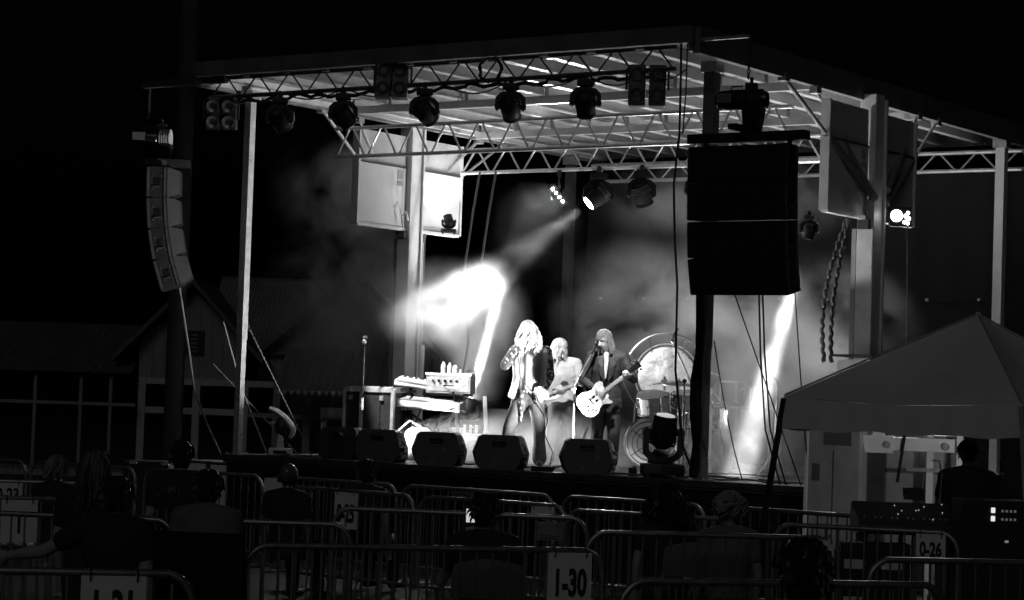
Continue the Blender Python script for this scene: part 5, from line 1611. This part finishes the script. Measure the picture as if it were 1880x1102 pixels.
# phone holder
J = sit_pose(1.26)
o = 1.26 - 1.61
J.update(elL=(.30, -.18, 1.02 + o + .1), haL=(.13, -.36, 1.43 + o), elR=(-.26, -.1, 1.05 + o), haR=(-.2, -.3, .95 + o))
PX, PY = 6.98, -9.17
spect('seated spectator holding up a lit phone in the centre', PX, PY, J, 1.27, headk=1.15)
RP = Matrix.Rotation(away(PX, PY), 3, 'Z')
ph = thing('mobile_phone', 'lit phone screen held up by the seated spectator in the centre', 'phone', Vector((PX, PY, 0)) + RP @ Vector((.118, -.37, 1.22)), away(PX, PY))
part('case', MB().box((0, 0, .0), (.075, .01, .15), None, .003), black_plastic, ph)
part('screen', MB().box((0, .0065, .005), (.062, .003, .095)), emit('phone_screen', .55), ph)
for i in range(3):
    part('screen_icon', MB().box((-.02 + i * .014, .0075, .063), (.007, .003, .007)), emit('phone_icon', .9), ph)
def folding_chair(label, x, y, rz, sz=.52, m=None):
    t = thing('folding_chair', label, 'chair', (x, y, 0), rz, 'pale folding chairs')
    m = m or M('pale_plastic', .12, .5, 0, .15, 6)
    part('seat', MB().bb(-.21, .21, -.40, .0, sz - .02, sz + .01, .008), m, t)
    mb = MB()
    rows = []
    for j in range(2):
        rows.append([])
        for i in range(13):
            u_ = i / 12
            zz = sz + .26 + (.22 + .05 * math.sin(math.pi * u_)) * j
            rows[-1].append((-.23 + .46 * u_, .03 + .06 * math.sin(math.pi * u_), zz))
    for i in range(12):
        mb.hull([rows[0][i], rows[0][i + 1], rows[1][i], rows[1][i + 1]] + [(p[0], p[1] + .014, p[2]) for p in (rows[0][i], rows[0][i + 1], rows[1][i], rows[1][i + 1])])
    part('backrest', mb, m, t)
    for sx in (-1, 1):
        part('leg', MB().tube([(sx * .225, .04, sz + .46), (sx * .225, -.40, 0)], .012, 8), galv, t)
        part('leg', MB().tube([(sx * .20, -.30, sz), (sx * .20, .22, 0)], .012, 8), galv, t)
    return t
folding_chair('pale folding chair back under the phone holder', 7.08, -9.25, away(7, -9), .44)
# bushy hair, fuzzy hair, nearest head
J = sit_pose(1.24)
spect('spectator with very bushy dark hair right of centre', 6.47, -5.87, J, 1.24, hair=hair_long(.20, 33, 1.5, .025, 260, .3), headk=1.3)
J = sit_pose(1.22)
spect('spectator with rim-lit fuzzy hair and pale shirt right of centre', 7.23, -6.2, J, 1.22, M('pale_tshirt', .13, .85, 0, .2, 6), hair=hair_long(.10, 35, 1.05, .03, 170, .3), hairm=M('fuzzy_hair', .22, .5, 0, .3, 30), headk=1.25)
folding_chair('pale folding chair left of the fuzzy-haired spectator', 7.0, -6.35, away(7, -6.3), .45)
spect('dark head of the nearest spectator at the bottom right', 12.47, -15.12, stand_pose(1.64), 1.51)
J = stand_pose(1.80)
J.update(elL=(.27, -.06, 1.14), haL=(.12, -.22, 1.06), elR=(-.27, -.06, 1.14), haR=(-.12, -.24, 1.06))
pp, f = figure('man in cap and dark shirt standing at the mixing desk', (7.62, -2.5, 0), R(200), stand_pose(1.83) | {k: J[k] for k in ('elL', 'haL', 'elR', 'haR')}, dk, jeans2, dk2, hair_short, None, 'short', vox=.015, skin=M('dim_skin', .12, .6), w=1.15)
part('cap', MB().ball(f(0, .005, .055), (.090, .105, .075), 14, 9).box(f(0, -.13, .05), (.13, .11, .012), (0, 0, R(0))), dk, pp)
spect('small seated spectator at the far left between barriers', .55, -6.93, sit_pose(1.25), 1.25, hair=hair_long(.16, 41, 1.1, .015, 120, .3), hairm=M('mid_hair', .12, .5))

# ------------------------------------------------------------------ smoke
def smoke(name, label, blobs, box, dens, nscale, lo, hi, seed, aniso=0.2, step=1.0):
    """closed domain box (x0,x1,y0,y1,z0,z1) whose density is a sum of soft blobs broken up by noise"""
    m = bpy.data.materials.new(name)
    m.use_nodes = True
    nt = m.node_tree
    nt.nodes.clear()
    N, L = nt.nodes.new, nt.links.new
    out = N('ShaderNodeOutputMaterial')
    pv = N('ShaderNodeVolumeScatter')
    pv.inputs['Color'].default_value = (.95, .95, .95, 1)
    pv.inputs['Anisotropy'].default_value = aniso
    L(pv.outputs[0], out.inputs['Volume'])
    tc = N('ShaderNodeTexCoord')
    nz = N('ShaderNodeTexNoise')
    nz.noise_dimensions = '4D'
    nz.inputs['W'].default_value = seed
    nz.inputs['Scale'].default_value = nscale
    nz.inputs['Detail'].default_value = 4
    nz.inputs['Roughness'].default_value = 0.6
    nz.inputs['Distortion'].default_value = 0.4
    L(tc.outputs['Object'], nz.inputs['Vector'])
    total = None
    for (c, r, s) in blobs:
        sub = N('ShaderNodeVectorMath'); sub.operation = 'SUBTRACT'
        L(tc.outputs['Object'], sub.inputs[0]); sub.inputs[1].default_value = c
        dv = N('ShaderNodeVectorMath'); dv.operation = 'DIVIDE'
        L(sub.outputs[0], dv.inputs[0]); dv.inputs[1].default_value = r
        ln = N('ShaderNodeVectorMath'); ln.operation = 'LENGTH'
        L(dv.outputs[0], ln.inputs[0])
        mr = N('ShaderNodeMapRange'); mr.interpolation_type = 'SMOOTHSTEP'
        mr.inputs['From Min'].default_value = 0.25; mr.inputs['From Max'].default_value = 1.0
        mr.inputs['To Min'].default_value = s; mr.inputs['To Max'].default_value = 0
        L(ln.outputs['Value'], mr.inputs[0])
        if total is None:
            total = mr.outputs[0]
        else:
            ad = N('ShaderNodeMath'); ad.operation = 'ADD'
            L(total, ad.inputs[0]); L(mr.outputs[0], ad.inputs[1]); total = ad.outputs[0]
    n2 = N('ShaderNodeMapRange')
    n2.inputs['From Min'].default_value = lo; n2.inputs['From Max'].default_value = hi
    n2.inputs['To Min'].default_value = 0; n2.inputs['To Max'].default_value = dens
    L(nz.outputs[0], n2.inputs[0])
    mu = N('ShaderNodeMath'); mu.operation = 'MULTIPLY'
    L(total, mu.inputs[0]); L(n2.outputs[0], mu.inputs[1])
    L(mu.outputs[0], pv.inputs['Density'])
    m.cycles.volume_step_rate = step if hasattr(m, 'cycles') and hasattr(m.cycles, 'volume_step_rate') else 1
    o = part(name, MB().bb(*box), m, None)
    tag(o, label, 'smoke', None, 'stuff')
    return o
smoke('smoke_cloud', 'dense pale smoke cloud billowing out between the left column and the band',
      [((-2.7, 3.3, 3.30), (1.25, 1.0, .72), 1.0), ((-2.1, 3.4, 3.2), (.8, .8, .9), .45), ((-1.6, 4.0, 4.2), (.9, .9, 1.0), .013), ((-3.3, 4.4, 3.0), (1.0, 1.1, 1.1), .22)],
      (-4.0, -.9, 2.3, 5.3, 2.1, 5.0), 2.2, 2.3, 0.37, 0.68, 3.0, .3, .4)
smoke('smoke_drift', 'thin smoke drifting out of the left side of the stage above the house',
      [((-4.9, 3.9, 3.2), (1.1, 1.6, 2.0), .5), ((-5.3, 4.2, 5.0), (1.2, 1.1, .9), .75)],
      (-6.8, -4.02, 2.4, 5.8, 1.5, 5.9), 2.4, 1.5, 0.43, 0.62, 3.0, .3, .5)
smoke('smoke_bank', 'soft grey smoke bank hanging in front of the backdrop behind the drums',
      [((-1.6, 6.6, 3.2), (1.5, 1.2, 1.5), .8), ((-.2, 6.6, 3.4), (1.6, 1.2, 1.3), 1.0), ((1.6, 6.4, 2.8), (1.7, 1.3, 1.5), .8), ((.2, 6.6, 1.9), (3.2, 1.4, .8), .3), ((0, 6.8, 5.0), (3.0, 1.2, .7), .45)],
      (-3.2, 3.5, 6.05, 8.1, DZ + .02, 5.5), 1.9, 1.1, 0.42, 0.62, 8.0, .35, .35)
smoke('smoke_plume', 'bright smoke plume around the kettledrum in the slanting light beam',
      [((2.75, 2.5, 2.1), (.9, 1.2, 1.5), 1.0), ((2.6, 2.4, 1.4), (1.1, 1.3, .6), 1.0), ((3.08, 2.42, 2.9), (.55, .7, .9), .8), ((3.1, 3.4, 2.6), (.6, 1.0, .8), .4)],
      (1.6, 3.6, 1.1, 4.8, DZ + .02, 3.8), 0.9, 1.5, 0.33, 0.64, 5.0, .3, .35)
smoke('smoke_wisp', 'narrow bright smoke wisp in the upward beam behind the keyboards',
      [((-1.78, 3.02, 2.75), (.55, .45, 1.25), 1.0)],
      (-2.35, -1.2, 2.5, 3.6, 1.9, 4.0), 1.1, 2.2, 0.30, 0.62, 11.0, .3, .5)
smoke('floor_fog', 'thin low fog lying over the deck around the band',
      [((-.2, 2.4, 1.2), (2.2, 2.2, .8), 1.0)],
      (-2.2, 1.55, .55, 5.5, DZ + .02, 1.9), 1.2, 1.4, 0.38, 0.62, 6.0, .3, .4)

# ------------------------------------------------------------------ floor wash lamps added to light the roof, columns, posts and smoke
def wash(label, loc, d, power, cone):
    t = thing('added_wash_lamp', label, 'stage light', loc, R(35), 'added wash lamps on the stage floor')
    part('base', MB().box((0, 0, .02), (.26, .2, .04), None, .008), black_metal, t)
    part('yoke', MB().bar((-.14, 0, .03), (-.14, 0, .2), .02, .04).bar((.14, 0, .03), (.14, 0, .2), .02, .04), black_metal, t)
    dl = Matrix.Rotation(-R(35), 3, 'Z') @ Vector(d).normalized()
    m3 = dl.to_track_quat('Z', 'Y').to_matrix()
    hd = part('can', MB().lathe([(0, -.12), (.09, -.12), (.125, -.06), (.125, .08), (.115, .08), (.115, .06), (0, .06)], 20, (0, 0, .19), m3), black_metal, t, 40)
    part('lens', MB().lathe([(.113, .062), (.1, .07), (0, .075)], 18, (0, 0, .19), m3), emit('added_wash_lens', 2.0), hd, 50)
    spot('added_wash_beam', Vector(loc) + Vector((0, 0, .19)) + Vector(d).normalized() * .12, Vector(loc) + Vector((0, 0, .19)) + Vector(d).normalized() * 3, power, cone, .7)
wash('added floor wash lamp near the left column aimed up into the smoke', (-2.9, 4.9, DZ), (-.2, -.1, 1), 1400, 40)
wash('added floor wash lamp upstage left behind the singer', (-1.05, 5.2, DZ), (-.1, -.1, 1), 520, 130)
wash('added floor wash lamp upstage behind the gong', (1.25, 5.3, DZ), (.0, -.1, 1), 520, 130)
wash('added floor wash lamp upstage right behind the kettledrums', (3.0, 5.6, DZ), (-.15, -.4, 1), 300, 120)
wash('added floor wash lamp behind the leftmost monitor aimed across the stage', (-2.35, 1.15, DZ), (1, .38, .32), 2200, 60)
wash('added floor wash lamp behind the tall black floor light aimed at the left post', (2.5, .66, DZ), (-1, .0, .40), 2000, 44)
